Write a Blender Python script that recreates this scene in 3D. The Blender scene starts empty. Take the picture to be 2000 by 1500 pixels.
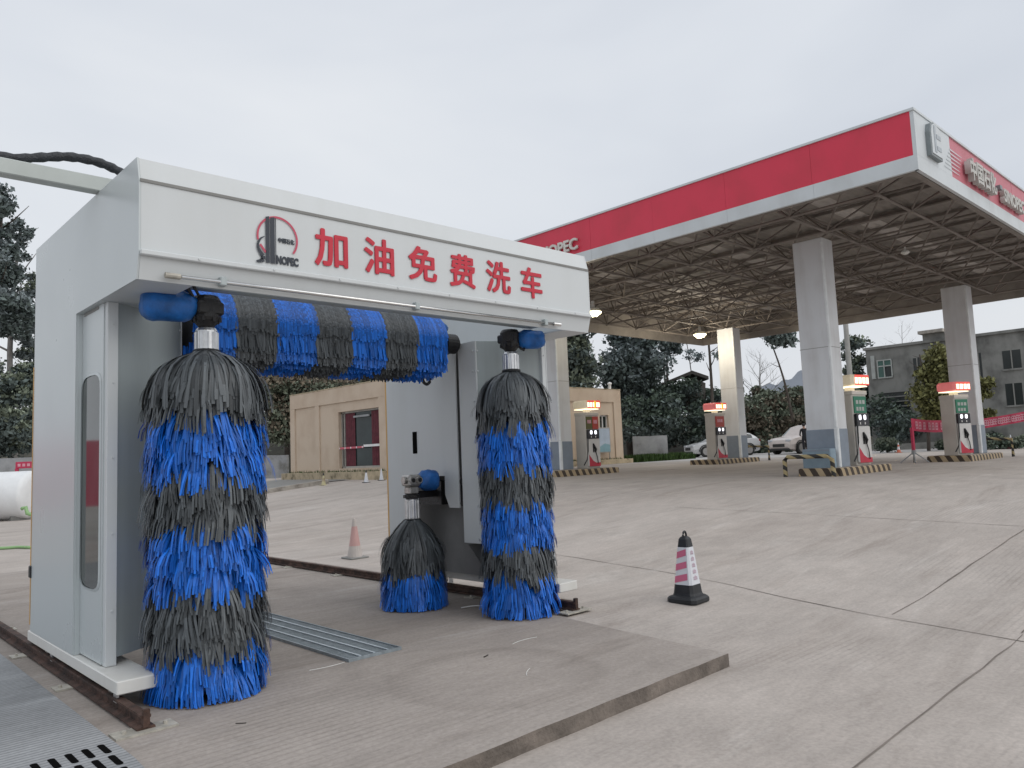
import bpy, math, random
from mathutils import Vector, Matrix, noise as mnoise
random.seed(7)
R_ = random.random
U = random.uniform
PI = math.pi
scn = bpy.context.scene
col = scn.collection

# ------------------------------------------------------------------ materials
def nt(name):
    m = bpy.data.materials.new(name); m.use_nodes = True
    t = m.node_tree; b = t.nodes['Principled BSDF']
    return m, t, b
def N(t, kind, **kw):
    n = t.nodes.new(kind)
    for k, v in kw.items():
        if k.startswith('i_'):
            key = k[2:].replace('_', ' ')
            n.inputs[key].default_value = v
        else: setattr(n, k, v)
    return n
def ramp(t, stops):
    n = t.nodes.new('ShaderNodeValToRGB'); e = n.color_ramp.elements
    while len(e) < len(stops): e.new(0.5)
    for el, (p, c) in zip(e, stops): el.position = p; el.color = (*c, 1)
    return n
def mat(name, c, rough=0.5, metal=0.0, var=0.12, scale=3.0, bump=0.0, bscale=40.0, spec=0.5, dirt=None, emit=None, estr=1.0):
    m, t, b = nt(name)
    b.inputs['Roughness'].default_value = rough
    b.inputs['Metallic'].default_value = metal
    b.inputs['Specular IOR Level'].default_value = spec
    tc = N(t, 'ShaderNodeTexCoord')
    nz = N(t, 'ShaderNodeTexNoise', i_Scale=scale, i_Detail=6.0, i_Roughness=0.62)
    t.links.new(tc.outputs['Object'], nz.inputs['Vector'])
    lo = tuple(max(0, x * (1 - var)) for x in c); hi = tuple(min(1, x * (1 + var)) for x in c)
    if dirt: r = ramp(t, [(0.30, dirt), (0.45, lo), (0.7, hi)])
    else: r = ramp(t, [(0.32, lo), (0.68, hi)])
    t.links.new(nz.outputs['Fac'], r.inputs['Fac'])
    t.links.new(r.outputs['Color'], b.inputs['Base Color'])
    if bump:
        n2 = N(t, 'ShaderNodeTexNoise', i_Scale=bscale, i_Detail=4.0)
        t.links.new(tc.outputs['Object'], n2.inputs['Vector'])
        bp = N(t, 'ShaderNodeBump', i_Strength=bump, i_Distance=0.02)
        t.links.new(n2.outputs['Fac'], bp.inputs['Height'])
        t.links.new(bp.outputs['Normal'], b.inputs['Normal'])
    if emit:
        b.inputs['Emission Color'].default_value = (*emit, 1)
        b.inputs['Emission Strength'].default_value = estr
    return m

def streaky(name, c, rough, dirtc, amt=0.5, sx=9.0, sz=0.5, spec=0.5, metal=0.0):
    """painted sheet with faint vertical run-off streaks and blotches"""
    m, t, b = nt(name)
    b.inputs['Metallic'].default_value = metal
    b.inputs['Specular IOR Level'].default_value = spec
    tc = N(t, 'ShaderNodeTexCoord')
    mp = N(t, 'ShaderNodeMapping'); mp.inputs['Scale'].default_value = (sx, sx, sz)
    t.links.new(tc.outputs['Object'], mp.inputs['Vector'])
    n1 = N(t, 'ShaderNodeTexNoise', i_Scale=1.0, i_Detail=6.0, i_Roughness=0.6)
    t.links.new(mp.outputs['Vector'], n1.inputs['Vector'])
    n2 = N(t, 'ShaderNodeTexNoise', i_Scale=1.3, i_Detail=5.0)
    t.links.new(tc.outputs['Object'], n2.inputs['Vector'])
    mul = N(t, 'ShaderNodeMath', operation='MULTIPLY')
    t.links.new(n1.outputs['Fac'], mul.inputs[0]); t.links.new(n2.outputs['Fac'], mul.inputs[1])
    mr = N(t, 'ShaderNodeMapRange'); mr.inputs['From Min'].default_value = 0.20; mr.inputs['From Max'].default_value = 0.42
    mr.inputs['To Min'].default_value = 0.0; mr.inputs['To Max'].default_value = amt
    t.links.new(mul.outputs[0], mr.inputs['Value'])
    mx = N(t, 'ShaderNodeMix', data_type='RGBA')
    mx.inputs['A'].default_value = (*c, 1); mx.inputs['B'].default_value = (*dirtc, 1)
    t.links.new(mr.outputs['Result'], mx.inputs['Factor'])
    t.links.new(mx.outputs['Result'], b.inputs['Base Color'])
    rr = N(t, 'ShaderNodeMapRange'); rr.inputs['To Min'].default_value = rough - .06; rr.inputs['To Max'].default_value = rough + .14
    t.links.new(n2.outputs['Fac'], rr.inputs['Value']); t.links.new(rr.outputs['Result'], b.inputs['Roughness'])
    return m

def concrete(name, c_lo, c_hi, stain, groove=0.25, gscale=26.0, gdir='Y', swirl=True, seed=0.0, light=(0.56, 0.54, 0.51), disc=None, gth=(.50, .66)):
    m, t, b = nt(name)
    b.inputs['Roughness'].default_value = 0.82
    b.inputs['Specular IOR Level'].default_value = 0.3
    tc = N(t, 'ShaderNodeTexCoord')
    mp = N(t, 'ShaderNodeMapping'); mp.inputs['Location'].default_value = (seed, seed * .7, 0)
    t.links.new(tc.outputs['Object'], mp.inputs['Vector'])
    V = mp.outputs['Vector']
    big = N(t, 'ShaderNodeTexNoise', i_Scale=0.22, i_Detail=8.0, i_Roughness=0.66, i_Distortion=0.6)
    t.links.new(V, big.inputs['Vector'])
    r1 = ramp(t, [(0.30, c_lo), (0.70, c_hi)]); t.links.new(big.outputs['Fac'], r1.inputs['Fac'])
    mid = N(t, 'ShaderNodeTexNoise', i_Scale=1.1, i_Detail=9.0, i_Roughness=0.7, i_Distortion=0.8); t.links.new(V, mid.inputs['Vector'])
    mrm = N(t, 'ShaderNodeMapRange'); mrm.inputs['From Min'].default_value = 0.34; mrm.inputs['From Max'].default_value = 0.66
    mrm.inputs['To Min'].default_value = 0.91; mrm.inputs['To Max'].default_value = 1.07
    t.links.new(mid.outputs['Fac'], mrm.inputs['Value'])
    # long smears where wheels swing across the slab
    mp2 = N(t, 'ShaderNodeMapping'); mp2.inputs['Rotation'].default_value = (0, 0, 0.9); mp2.inputs['Scale'].default_value = (0.32, 1.6, 1)
    t.links.new(V, mp2.inputs['Vector'])
    sm = N(t, 'ShaderNodeTexNoise', i_Scale=0.9, i_Detail=7.0, i_Roughness=0.6, i_Distortion=1.2)
    t.links.new(mp2.outputs['Vector'], sm.inputs['Vector'])
    mrs = N(t, 'ShaderNodeMapRange'); mrs.inputs['From Min'].default_value = 0.53; mrs.inputs['From Max'].default_value = 0.72
    mrs.inputs['To Max'].default_value = 0.55
    t.links.new(sm.outputs['Fac'], mrs.inputs['Value'])
    mx1 = N(t, 'ShaderNodeMix', data_type='RGBA'); t.links.new(mrs.outputs['Result'], mx1.inputs['Factor'])
    t.links.new(r1.outputs['Color'], mx1.inputs['A']); mx1.inputs['B'].default_value = (*stain, 1)
    # pale scuffed cement
    lt = N(t, 'ShaderNodeTexNoise', i_Scale=0.75, i_Detail=9.0, i_Roughness=0.72, i_Distortion=0.9)
    t.links.new(mp2.outputs['Vector'], lt.inputs['Vector'])
    mrl = N(t, 'ShaderNodeMapRange'); mrl.inputs['From Min'].default_value = 0.56; mrl.inputs['From Max'].default_value = 0.74
    mrl.inputs['To Max'].default_value = 0.7
    t.links.new(lt.outputs['Fac'], mrl.inputs['Value'])
    mx2 = N(t, 'ShaderNodeMix', data_type='RGBA'); t.links.new(mrl.outputs['Result'], mx2.inputs['Factor'])
    t.links.new(mx1.outputs['Result'], mx2.inputs['A']); mx2.inputs['B'].default_value = (*light, 1)
    # arcs left by turning tyres
    mpr = N(t, 'ShaderNodeMapping'); mpr.inputs['Location'].default_value = (-8.5, -12.5, 0); t.links.new(tc.outputs['Object'], mpr.inputs['Vector'])
    rg = N(t, 'ShaderNodeTexWave', wave_type='RINGS', rings_direction='Z', i_Scale=0.28, i_Distortion=5.0, i_Detail=4.0); rg.inputs['Detail Scale'].default_value = 0.5
    t.links.new(mpr.outputs['Vector'], rg.inputs['Vector'])
    mrr = N(t, 'ShaderNodeMapRange'); mrr.inputs['To Min'].default_value = 0.975; mrr.inputs['To Max'].default_value = 1.02; t.links.new(rg.outputs['Fac'], mrr.inputs['Value'])
    mid2 = N(t, 'ShaderNodeMath', operation='MULTIPLY'); t.links.new(mrm.outputs['Result'], mid2.inputs[0]); t.links.new(mrr.outputs['Result'], mid2.inputs[1])
    mp3 = N(t, 'ShaderNodeMapping'); mp3.inputs['Rotation'].default_value = (0, 0, -0.75); mp3.inputs['Scale'].default_value = (1.3, 6.0, 1); t.links.new(V, mp3.inputs['Vector'])
    scf = N(t, 'ShaderNodeTexNoise', i_Scale=1.6, i_Detail=9.0, i_Roughness=0.75, i_Distortion=0.5); t.links.new(mp3.outputs['Vector'], scf.inputs['Vector'])
    msc = N(t, 'ShaderNodeMapRange'); msc.inputs['From Min'].default_value = 0.3; msc.inputs['From Max'].default_value = 0.7; msc.inputs['To Min'].default_value = 0.90; msc.inputs['To Max'].default_value = 1.10
    t.links.new(scf.outputs['Fac'], msc.inputs['Value'])
    spt = N(t, 'ShaderNodeTexVoronoi', i_Scale=1.7); spt.inputs['Randomness'].default_value = 1.0; t.links.new(V, spt.inputs['Vector'])
    mst = N(t, 'ShaderNodeMapRange'); mst.inputs['From Min'].default_value = 0.012; mst.inputs['From Max'].default_value = 0.05; mst.inputs['To Min'].default_value = 0.72; mst.inputs['To Max'].default_value = 1.0
    t.links.new(spt.outputs['Distance'], mst.inputs['Value'])
    sc2 = N(t, 'ShaderNodeMath', operation='MULTIPLY'); t.links.new(msc.outputs['Result'], sc2.inputs[0]); t.links.new(mst.outputs['Result'], sc2.inputs[1])
    mid3 = N(t, 'ShaderNodeMath', operation='MULTIPLY'); t.links.new(mid2.outputs[0], mid3.inputs[0]); t.links.new(sc2.outputs[0], mid3.inputs[1]); mid2 = mid3
    # speckle
    sp = N(t, 'ShaderNodeTexNoise', i_Scale=38.0, i_Detail=5.0, i_Roughness=0.7); t.links.new(V, sp.inputs['Vector'])
    mrp = N(t, 'ShaderNodeMapRange'); mrp.inputs['From Min'].default_value = 0.3; mrp.inputs['From Max'].default_value = 0.7
    mrp.inputs['To Min'].default_value = 0.86; mrp.inputs['To Max'].default_value = 1.12
    t.links.new(sp.outputs['Fac'], mrp.inputs['Value'])
    # broomed grooves, only here and there
    wv = N(t, 'ShaderNodeTexWave', wave_type='BANDS', bands_direction=gdir, i_Scale=gscale / 6.0, i_Distortion=0.7, i_Detail=2.0)
    wv.inputs['Detail Scale'].default_value = 0.6
    t.links.new(V, wv.inputs['Vector'])
    gm = N(t, 'ShaderNodeTexNoise', i_Scale=0.55, i_Detail=4.0); t.links.new(V, gm.inputs['Vector'])
    mg = N(t, 'ShaderNodeMapRange'); mg.inputs['From Min'].default_value = gth[0]; mg.inputs['From Max'].default_value = gth[1]
    mg.inputs['To Max'].default_value = groove
    t.links.new(gm.outputs['Fac'], mg.inputs['Value'])
    inv = N(t, 'ShaderNodeMath', operation='SUBTRACT'); inv.inputs[0].default_value = 1.0
    pw = N(t, 'ShaderNodeMath', operation='POWER'); pw.inputs[1].default_value = 5.0
    t.links.new(wv.outputs['Fac'], pw.inputs[0])
    gmul = N(t, 'ShaderNodeMath', operation='MULTIPLY'); t.links.new(pw.outputs[0], gmul.inputs[0]); t.links.new(mg.outputs['Result'], gmul.inputs[1])
    t.links.new(gmul.outputs[0], inv.inputs[1])
    mm0 = N(t, 'ShaderNodeMath', operation='MULTIPLY'); t.links.new(mrp.outputs['Result'], mm0.inputs[0]); t.links.new(mid2.outputs[0], mm0.inputs[1])
    mm = N(t, 'ShaderNodeMath', operation='MULTIPLY'); t.links.new(mm0.outputs[0], mm.inputs[0]); t.links.new(inv.outputs[0], mm.inputs[1])
    vm = N(t, 'ShaderNodeVectorMath', operation='SCALE'); t.links.new(mx2.outputs['Result'], vm.inputs[0]); t.links.new(mm.outputs[0], vm.inputs['Scale'])
    if disc:   # round worn patch left where a brush was scrubbed
        dcx, dcy, drr = disc
        vs = N(t, 'ShaderNodeVectorMath', operation='SUBTRACT'); vs.inputs[1].default_value = (dcx, dcy, 0.006); t.links.new(tc.outputs['Object'], vs.inputs[0])
        wob = N(t, 'ShaderNodeVectorMath', operation='LENGTH'); t.links.new(vs.outputs[0], wob.inputs[0])
        wn_ = N(t, 'ShaderNodeMath', operation='MULTIPLY_ADD'); wn_.inputs[1].default_value = .22; t.links.new(mid.outputs['Fac'], wn_.inputs[0]); t.links.new(wob.outputs['Value'], wn_.inputs[2])
        dr_ = ramp(t, [(0.0, (1.05, 1.05, 1.05)), ((drr-.12)/2, (1.04, 1.04, 1.04)), ((drr+.07)/2, (.91, .905, .90)), ((drr+.14)/2, (1, 1, 1))])
        hf = N(t, 'ShaderNodeMath', operation='MULTIPLY'); hf.inputs[1].default_value = .5; t.links.new(wn_.outputs[0], hf.inputs[0]); t.links.new(hf.outputs[0], dr_.inputs['Fac'])
        vm2 = N(t, 'ShaderNodeVectorMath', operation='MULTIPLY'); t.links.new(vm.outputs[0], vm2.inputs[0]); t.links.new(dr_.outputs['Color'], vm2.inputs[1]); vm = vm2
    t.links.new(vm.outputs[0], b.inputs['Base Color'])
    bp = N(t, 'ShaderNodeBump', i_Strength=0.25, i_Distance=0.008); t.links.new(mm.outputs[0], bp.inputs['Height'])
    t.links.new(bp.outputs['Normal'], b.inputs['Normal'])
    return m

def stripes(name, a, bcol, freq=2.6, axis='X', slant=0.5, rough=0.6):
    """painted alternate bands following an axis of the object"""
    m, t, b = nt(name)
    b.inputs['Roughness'].default_value = rough
    tc = N(t, 'ShaderNodeTexCoord'); sx = N(t, 'ShaderNodeSeparateXYZ'); t.links.new(tc.outputs['Object'], sx.inputs[0])
    mu = N(t, 'ShaderNodeMath', operation='MULTIPLY'); mu.inputs[1].default_value = slant; t.links.new(sx.outputs['Z'], mu.inputs[0])
    ad = N(t, 'ShaderNodeMath', operation='ADD')
    if axis == 'XY':
        a0 = N(t, 'ShaderNodeMath', operation='SUBTRACT'); t.links.new(sx.outputs['X'], a0.inputs[0]); t.links.new(sx.outputs['Y'], a0.inputs[1])
        t.links.new(a0.outputs[0], ad.inputs[0])
    else: t.links.new(sx.outputs[axis], ad.inputs[0])
    t.links.new(mu.outputs[0], ad.inputs[1])
    m2 = N(t, 'ShaderNodeMath', operation='MULTIPLY'); m2.inputs[1].default_value = freq; t.links.new(ad.outputs[0], m2.inputs[0])
    fr = N(t, 'ShaderNodeMath', operation='FRACT'); t.links.new(m2.outputs[0], fr.inputs[0])
    gt = N(t, 'ShaderNodeMath', operation='GREATER_THAN'); gt.inputs[1].default_value = 0.5; t.links.new(fr.outputs[0], gt.inputs[0])
    mx = N(t, 'ShaderNodeMix', data_type='RGBA'); t.links.new(gt.outputs[0], mx.inputs['Factor'])
    mx.inputs['A'].default_value = (*a, 1); mx.inputs['B'].default_value = (*bcol, 1)
    nz = N(t, 'ShaderNodeTexNoise', i_Scale=7.0, i_Detail=6.0); t.links.new(tc.outputs['Object'], nz.inputs['Vector'])
    mr = N(t, 'ShaderNodeMapRange'); mr.inputs['To Min'].default_value = 0.6; mr.inputs['To Max'].default_value = 1.25; t.links.new(nz.outputs['Fac'], mr.inputs['Value'])
    vm = N(t, 'ShaderNodeVectorMath', operation='SCALE'); t.links.new(mx.outputs['Result'], vm.inputs[0]); t.links.new(mr.outputs['Result'], vm.inputs['Scale'])
    t.links.new(vm.outputs[0], b.inputs['Base Color'])
    return m

def leafmat(name, c, rough=0.6):
    m, t, b = nt(name)
    b.inputs['Roughness'].default_value = rough; b.inputs['Specular IOR Level'].default_value = 0.25
    g = N(t, 'ShaderNodeNewGeometry'); r = ramp(t, [(0.0, tuple(x * .55 for x in c)), (0.6, c), (1.0, tuple(x * 1.5 for x in c))])
    t.links.new(g.outputs['Random Per Island'], r.inputs['Fac']); t.links.new(r.outputs['Color'], b.inputs['Base Color'])
    return m

def striprnd(name, c, rough=0.45, spread=0.35):
    m, t, b = nt(name)
    b.inputs['Roughness'].default_value = rough; b.inputs['Specular IOR Level'].default_value = 0.4
    g = N(t, 'ShaderNodeNewGeometry')
    r = ramp(t, [(0.0, tuple(x * (1 - spread) for x in c)), (0.55, c), (1.0, tuple(min(1, x * (1 + spread * 1.3)) for x in c))])
    t.links.new(g.outputs['Random Per Island'], r.inputs['Fac']); t.links.new(r.outputs['Color'], b.inputs['Base Color'])
    return m

M = {}
DISC = (3.50, 3.98, .72)
M['white'] = streaky('white_paint', (0.60, 0.63, 0.64), 0.36, (0.52, 0.54, 0.53), 0.32, 5.0, .35)
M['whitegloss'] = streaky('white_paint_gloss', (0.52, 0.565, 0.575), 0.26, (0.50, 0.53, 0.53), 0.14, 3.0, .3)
M['white2'] = streaky('white_paint_plain', (0.70, 0.70, 0.67), 0.45, (0.52, 0.50, 0.45), 0.5, 5, .6)
M['greyinner'] = streaky('inner_grey', (0.40, 0.45, 0.455), 0.42, (0.30, 0.33, 0.33), 0.6)  # mid grey, set darker than the white sheets
M['greydark'] = mat('recess_grey', (0.20, 0.20, 0.20), 0.6)
M['black'] = mat('black_metal', (0.012, 0.012, 0.013), 0.5, var=.4, bump=.3)
M['blackrub'] = mat('black_rubber', (0.018, 0.020, 0.023), 0.55, var=.3, scale=9)
M['dark'] = mat('dark_gap', (0.008, 0.008, 0.008), 1.0, spec=0.0)
M['seam'] = mat('seam_grey', (0.22, 0.22, 0.21), 0.6)
M['alu'] = mat('aluminium', (0.66, 0.67, 0.68), 0.32, 0.85, var=.15, scale=12)
M['chrome'] = mat('steel_pipe', (0.68, 0.68, 0.67), 0.2, 1.0, var=.08, scale=20)
M['castalu'] = mat('cast_gear_metal', (0.45, 0.44, 0.42), 0.38, 0.8, var=.35, scale=30)
M['bluecover'] = mat('blue_cover', (0.012, 0.12, 0.40), 0.45, var=.35, scale=9, bump=.5, bscale=14)
M['blue'] = striprnd('blue_bristle', (0.010, 0.135, 0.57), 0.42, .38)
M['grey'] = striprnd('grey_bristle', (0.078, 0.088, 0.095), 0.45, .45)
M['core'] = mat('brush_core', (0.012, 0.014, 0.018), 0.9)
M['redtext'] = mat('red_vinyl', (0.52, 0.012, 0.035), 0.45, var=.06)
M['logodark'] = mat('dark_vinyl', (0.022, 0.030, 0.045), 0.45)
M['ring'] = mat('ring_red', (0.50, 0.06, 0.11), 0.45)
M['amber'] = mat('amber_edge_tape', (0.62, 0.36, 0.12), 0.5)
M['teal'] = mat('teal_belt', (0.01, 0.12, 0.14), 0.5)
M['rust'] = mat('rusty_rail', (0.085, 0.048, 0.036), 0.75, 0.2, var=.5, scale=9, bump=.4, dirt=(0.03, 0.022, 0.02))
M['railtop'] = mat('worn_rail', (0.16, 0.11, 0.09), 0.5, 0.5, var=.4, scale=14)
M['plate'] = mat('pale_plate', (0.42, 0.40, 0.35), 0.6, 0.2, var=.3, scale=14)
M['galv'] = mat('galvanised_grate', (0.30, 0.345, 0.375), 0.45, 0.55, var=.2, scale=20)
M['galvlight'] = mat('galvanised_bar', (0.52, 0.58, 0.62), 0.4, 0.4, var=.15, scale=20)
M['pit'] = mat('pit_dark', (0.05, 0.055, 0.06), 0.9, var=.4)
M['red'] = streaky('red_fascia', (0.66, 0.034, 0.075), 0.42, (0.47, 0.037, 0.055), 0.5, 1.2, .5)
M['redside'] = streaky('pink_red_fascia', (0.56, 0.15, 0.19), 0.40, (0.42, 0.12, 0.14), 0.5, 1.2, .5)  # pinker, paler red for the right-hand face
M['fasciawhite'] = streaky('fascia_white', (0.60, 0.64, 0.66), 0.42, (0.46, 0.48, 0.48), 0.6, 1.5, .5)
M['signgrey'] = mat('sign_grey', (0.40, 0.44, 0.47), 0.4)
M['signedge'] = mat('sign_edge', (0.22, 0.25, 0.26), 0.5)
M['letterwhite'] = mat('letter_white', (0.62, 0.61, 0.57), 0.5)
M['lettergrey'] = mat('letter_grey', (0.50, 0.49, 0.46), 0.5)
M['truss'] = mat('truss_paint', (0.21, 0.185, 0.165), 0.6, var=.25, scale=2)
M['roofsheet'] = mat('roof_underside', (0.31, 0.285, 0.26), 0.65, var=.22, scale=1.2)
M['skylight'] = mat('skylight_panel', (0.56, 0.53, 0.50), 0.6, var=.1)
M['column'] = streaky('column_paint', (0.66, 0.68, 0.70), 0.5, (0.47, 0.46, 0.45), 0.5, 4, .4)
M['colgrey'] = mat('column_band', (0.22, 0.26, 0.31), 0.55, var=.1)
M['trim'] = mat('corner_trim', (0.72, 0.75, 0.76), 0.4)
M['pump'] = mat('pump_cream', (0.56, 0.53, 0.48), 0.45, var=.06)
M['pumpgrey'] = mat('pump_front', (0.62, 0.61, 0.59), 0.4, var=.06)
M['pumpred'] = mat('pump_red', (0.50, 0.02, 0.05), 0.4)
M['pumpgreen'] = mat('pump_green', (0.005, 0.16, 0.085), 0.4)
M['panelorange'] = mat('panel_orange', (0.42, 0.035, 0.02), 0.4)
M['panelolive'] = mat('panel_olive', (0.09, 0.085, 0.01), 0.4)
M['screen'] = mat('screen_black', (0.012, 0.012, 0.018), 0.25)
M['lit'] = mat('lit_display', (0.8, 0.8, 0.85), 0.4, emit=(0.92, 0.92, 1.0), estr=1.5)
M['litcream'] = mat('lit_sign_cream', (0.55, 0.50, 0.40), 0.4, emit=(0.9, 0.75, 0.50), estr=0.22)
M['litpink'] = mat('lit_sign_pink', (0.5, 0.16, 0.15), 0.4, emit=(0.9, 0.20, 0.20), estr=0.35)
M['litred'] = mat('lit_sign_red', (0.6, 0.06, 0.04), 0.4, emit=(0.9, 0.12, 0.09), estr=0.55)
M['litwarm'] = mat('lit_sign_white', (0.8, 0.75, 0.6), 0.4, emit=(1.0, 0.86, 0.60), estr=1.7)
M['lityellow'] = mat('lit_sign_yellow', (0.6, 0.5, 0.02), 0.4, emit=(0.75, 0.55, 0.0), estr=0.9)
M['lamp'] = mat('lamp_glass', (0.9, 0.85, 0.7), 0.3, emit=(1.0, 0.88, 0.50), estr=9.0)
M['lampoff'] = mat('lamp_off', (0.62, 0.62, 0.58), 0.4)
M['island'] = stripes('island_stripes', (0.055, 0.038, 0.025), (0.44, 0.34, 0.21), 3.1, 'XY', 0.55)
M['islandtop'] = mat('island_top', (0.36, 0.32, 0.28), 0.8, var=.2)
M['guard'] = stripes('guard_stripes', (0.03, 0.028, 0.025), (0.42, 0.34, 0.18), 2.2, 'XY', 2.0)
M['ebox'] = mat('blue_grey_box', (0.22, 0.30, 0.36), 0.5)
M['beige'] = streaky('beige_render', (0.585, 0.480, 0.375), 0.85, (0.44, 0.33, 0.24), 0.6, .9, .5)
M['plinth'] = mat('plinth_render', (0.46, 0.38, 0.26), 0.85, var=.15, dirt=(0.14, 0.12, 0.07))
M['glass'] = mat('dark_glass', (0.030, 0.042, 0.042), 0.10, var=.3, scale=.8, spec=.25)
M['towerglass'] = mat('tower_window_glass', (0.055, 0.065, 0.062), 0.06, var=.3, scale=1.5, spec=.35)
M['curtain'] = mat('red_curtain', (0.12, 0.022, 0.034), 0.7, var=.3, scale=6)
M['frame'] = mat('window_frame', (0.36, 0.34, 0.31), 0.5)
M['tapered'] = mat('tape_red', (0.55, 0.10, 0.14), 0.5)
M['tapewhite'] = mat('tape_white', (0.75, 0.75, 0.75), 0.5)
M['conewhite'] = mat('cone_white', (0.66, 0.68, 0.72), 0.4, var=.05)
M['conepink'] = mat('cone_pink', (0.60, 0.16, 0.26), 0.4, var=.06)
M['conetext'] = mat('cone_text', (0.60, 0.46, 0.54), 0.4)
M['conered'] = mat('cone_red', (0.52, 0.32, 0.30), 0.6, var=.1)
M['conefade'] = mat('cone_faded', (0.48, 0.44, 0.41), 0.6)
M['coneorange'] = mat('cone_orange', (0.58, 0.16, 0.09), 0.5)
M['coneyellow'] = mat('cone_pale_yellow', (0.50, 0.46, 0.28), 0.5)
M['bark'] = mat('bark', (0.075, 0.062, 0.052), 0.9, var=.35, scale=3)
M['barkpale'] = mat('bark_pale', (0.22, 0.21, 0.20), 0.9, var=.25, scale=2)
M['leafdark'] = leafmat('leaf_dark', (0.112, 0.142, 0.134))  # tree leaf tones lifted toward grey to paint in distance haze
M['leafhaze'] = leafmat('leaf_haze', (0.180, 0.215, 0.222))  # bluest lift, haze put into the leaf colour
M['leafmid'] = leafmat('leaf_mid', (0.150, 0.176, 0.130))
M['leafbrown'] = leafmat('leaf_brown', (0.190, 0.162, 0.122))
M['leafyellow'] = leafmat('leaf_yellow_green', (0.170, 0.172, 0.070))
M['leafhedge'] = leafmat('leaf_hedge', (0.085, 0.115, 0.088))
M['grass'] = leafmat('grass_blade', (0.045, 0.085, 0.022))
M['bank'] = mat('bank_soil', (0.045, 0.042, 0.028), 0.95, var=.4, scale=.6)
M['bankbrown'] = mat('bank_brown', (0.11, 0.07, 0.05), 0.95, var=.35, scale=.4)
M['wallgrey'] = mat('wall_grey', (0.34, 0.35, 0.36), 0.85, var=.15, dirt=(0.17, 0.17, 0.16), scale=1.2)
M['oldconc'] = streaky('old_building_render', (0.25, 0.25, 0.235), 0.9, (0.10, 0.10, 0.094), 0.9, 1.1, .5)
M['oldgreen'] = mat('green_window_glass', (0.05, 0.12, 0.10), 0.2)
M['oldwin'] = mat('old_window_dark', (0.022, 0.028, 0.028), 0.3)
M['oldframe'] = mat('old_window_frame', (0.40, 0.42, 0.40), 0.6)
M['roadgrey'] = concrete('road_concrete', (0.42, 0.41, 0.40), (0.50, 0.49, 0.48), (0.38, 0.36, 0.34), 0.0)
M['car'] = mat('car_silver_white', (0.58, 0.59, 0.60), 0.25, 0.15, var=.04)
M['carpearl'] = mat('car_pearl', (0.60, 0.54, 0.51), 0.25, 0.15, var=.04)
M['carglass'] = mat('car_glass', (0.05, 0.06, 0.065), 0.08)
M['suvglass'] = mat('suv_glass', (0.22, 0.27, 0.28), 0.1)
M['tyre'] = mat('tyre', (0.022, 0.022, 0.022), 0.8)
M['rim'] = mat('rim', (0.34, 0.33, 0.32), 0.35, 0.7)
M['plastic'] = mat('car_plastic', (0.03, 0.03, 0.03), 0.6)
M['headlight'] = mat('headlight', (0.5, 0.52, 0.55), 0.15)
M['taillight'] = mat('tail_lamp', (0.20, 0.02, 0.02), 0.3)
M['skin'] = mat('skin', (0.34, 0.20, 0.14), 0.6)
M['hair'] = mat('hair', (0.012, 0.011, 0.011), 0.6)
M['blackcloth'] = mat('black_cloth', (0.012, 0.013, 0.018), 0.85)
M['banner'] = mat('banner_red', (0.50, 0.035, 0.09), 0.6, var=.12)
M['bannertext'] = mat('banner_marks', (0.66, 0.34, 0.40), 0.6)
M['tank'] = mat('white_tank', (0.76, 0.78, 0.79), 0.4, var=.05)
M['hose'] = mat('green_hose', (0.26, 0.44, 0.20), 0.5)
M['cable'] = mat('cable_black', (0.022, 0.026, 0.032), 0.5, var=.4, scale=20, bump=.6, bscale=60)
M['tube'] = mat('tube_paint', (0.46, 0.50, 0.48), 0.4, var=.08)
M['poster1'] = mat('poster_blue', (0.42, 0.50, 0.60), 0.4, var=.12, scale=3)
M['poster2'] = mat('poster_sea', (0.22, 0.38, 0.44), 0.4, var=.1)
M['polec'] = mat('pole_concrete', (0.36, 0.36, 0.34), 0.85)
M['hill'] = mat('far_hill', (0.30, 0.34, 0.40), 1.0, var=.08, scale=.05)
M['rooftile'] = mat('dark_roof', (0.065, 0.06, 0.055), 0.9, var=.3, scale=2)
M['shedwall'] = mat('shed_wall', (0.12, 0.11, 0.10), 0.9, var=.3, scale=1)
M['straw'] = mat('white_strip', (0.70, 0.70, 0.68), 0.5)
M['twig'] = mat('twig', (0.04, 0.035, 0.03), 0.8)
M['ground'] = concrete('yard_concrete', (0.395, 0.352, 0.318), (0.480, 0.438, 0.402), (0.275, 0.236, 0.206), 0.13, 34.0, 'Y', True, 3.0, (0.58, 0.545, 0.51))
M['pad'] = concrete('pad_concrete', (0.270, 0.238, 0.212), (0.390, 0.350, 0.318), (0.175, 0.145, 0.124), 0.18, 30.0, 'Y', True, 11.0, (0.48, 0.45, 0.43), disc=DISC)
M['padedge'] = mat('pad_edge', (0.165, 0.140, 0.120), 0.95, var=.35, scale=6, bump=.5)
M['joint'] = mat('joint_dark', (0.185, 0.16, 0.14), 0.95, var=.35, scale=2)
M['cover'] = concrete('drain_cover_concrete', (0.25, 0.26, 0.27), (0.40, 0.41, 0.42), (0.15, 0.15, 0.15), 0.48, 46.0, 'Y', True, 21.0, (0.46, 0.475, 0.49), gth=(.30, .55))
M['kerbc'] = mat('kerb_concrete', (0.40, 0.37, 0.33), 0.85, var=.2, dirt=(.16, .14, .12))

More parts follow.
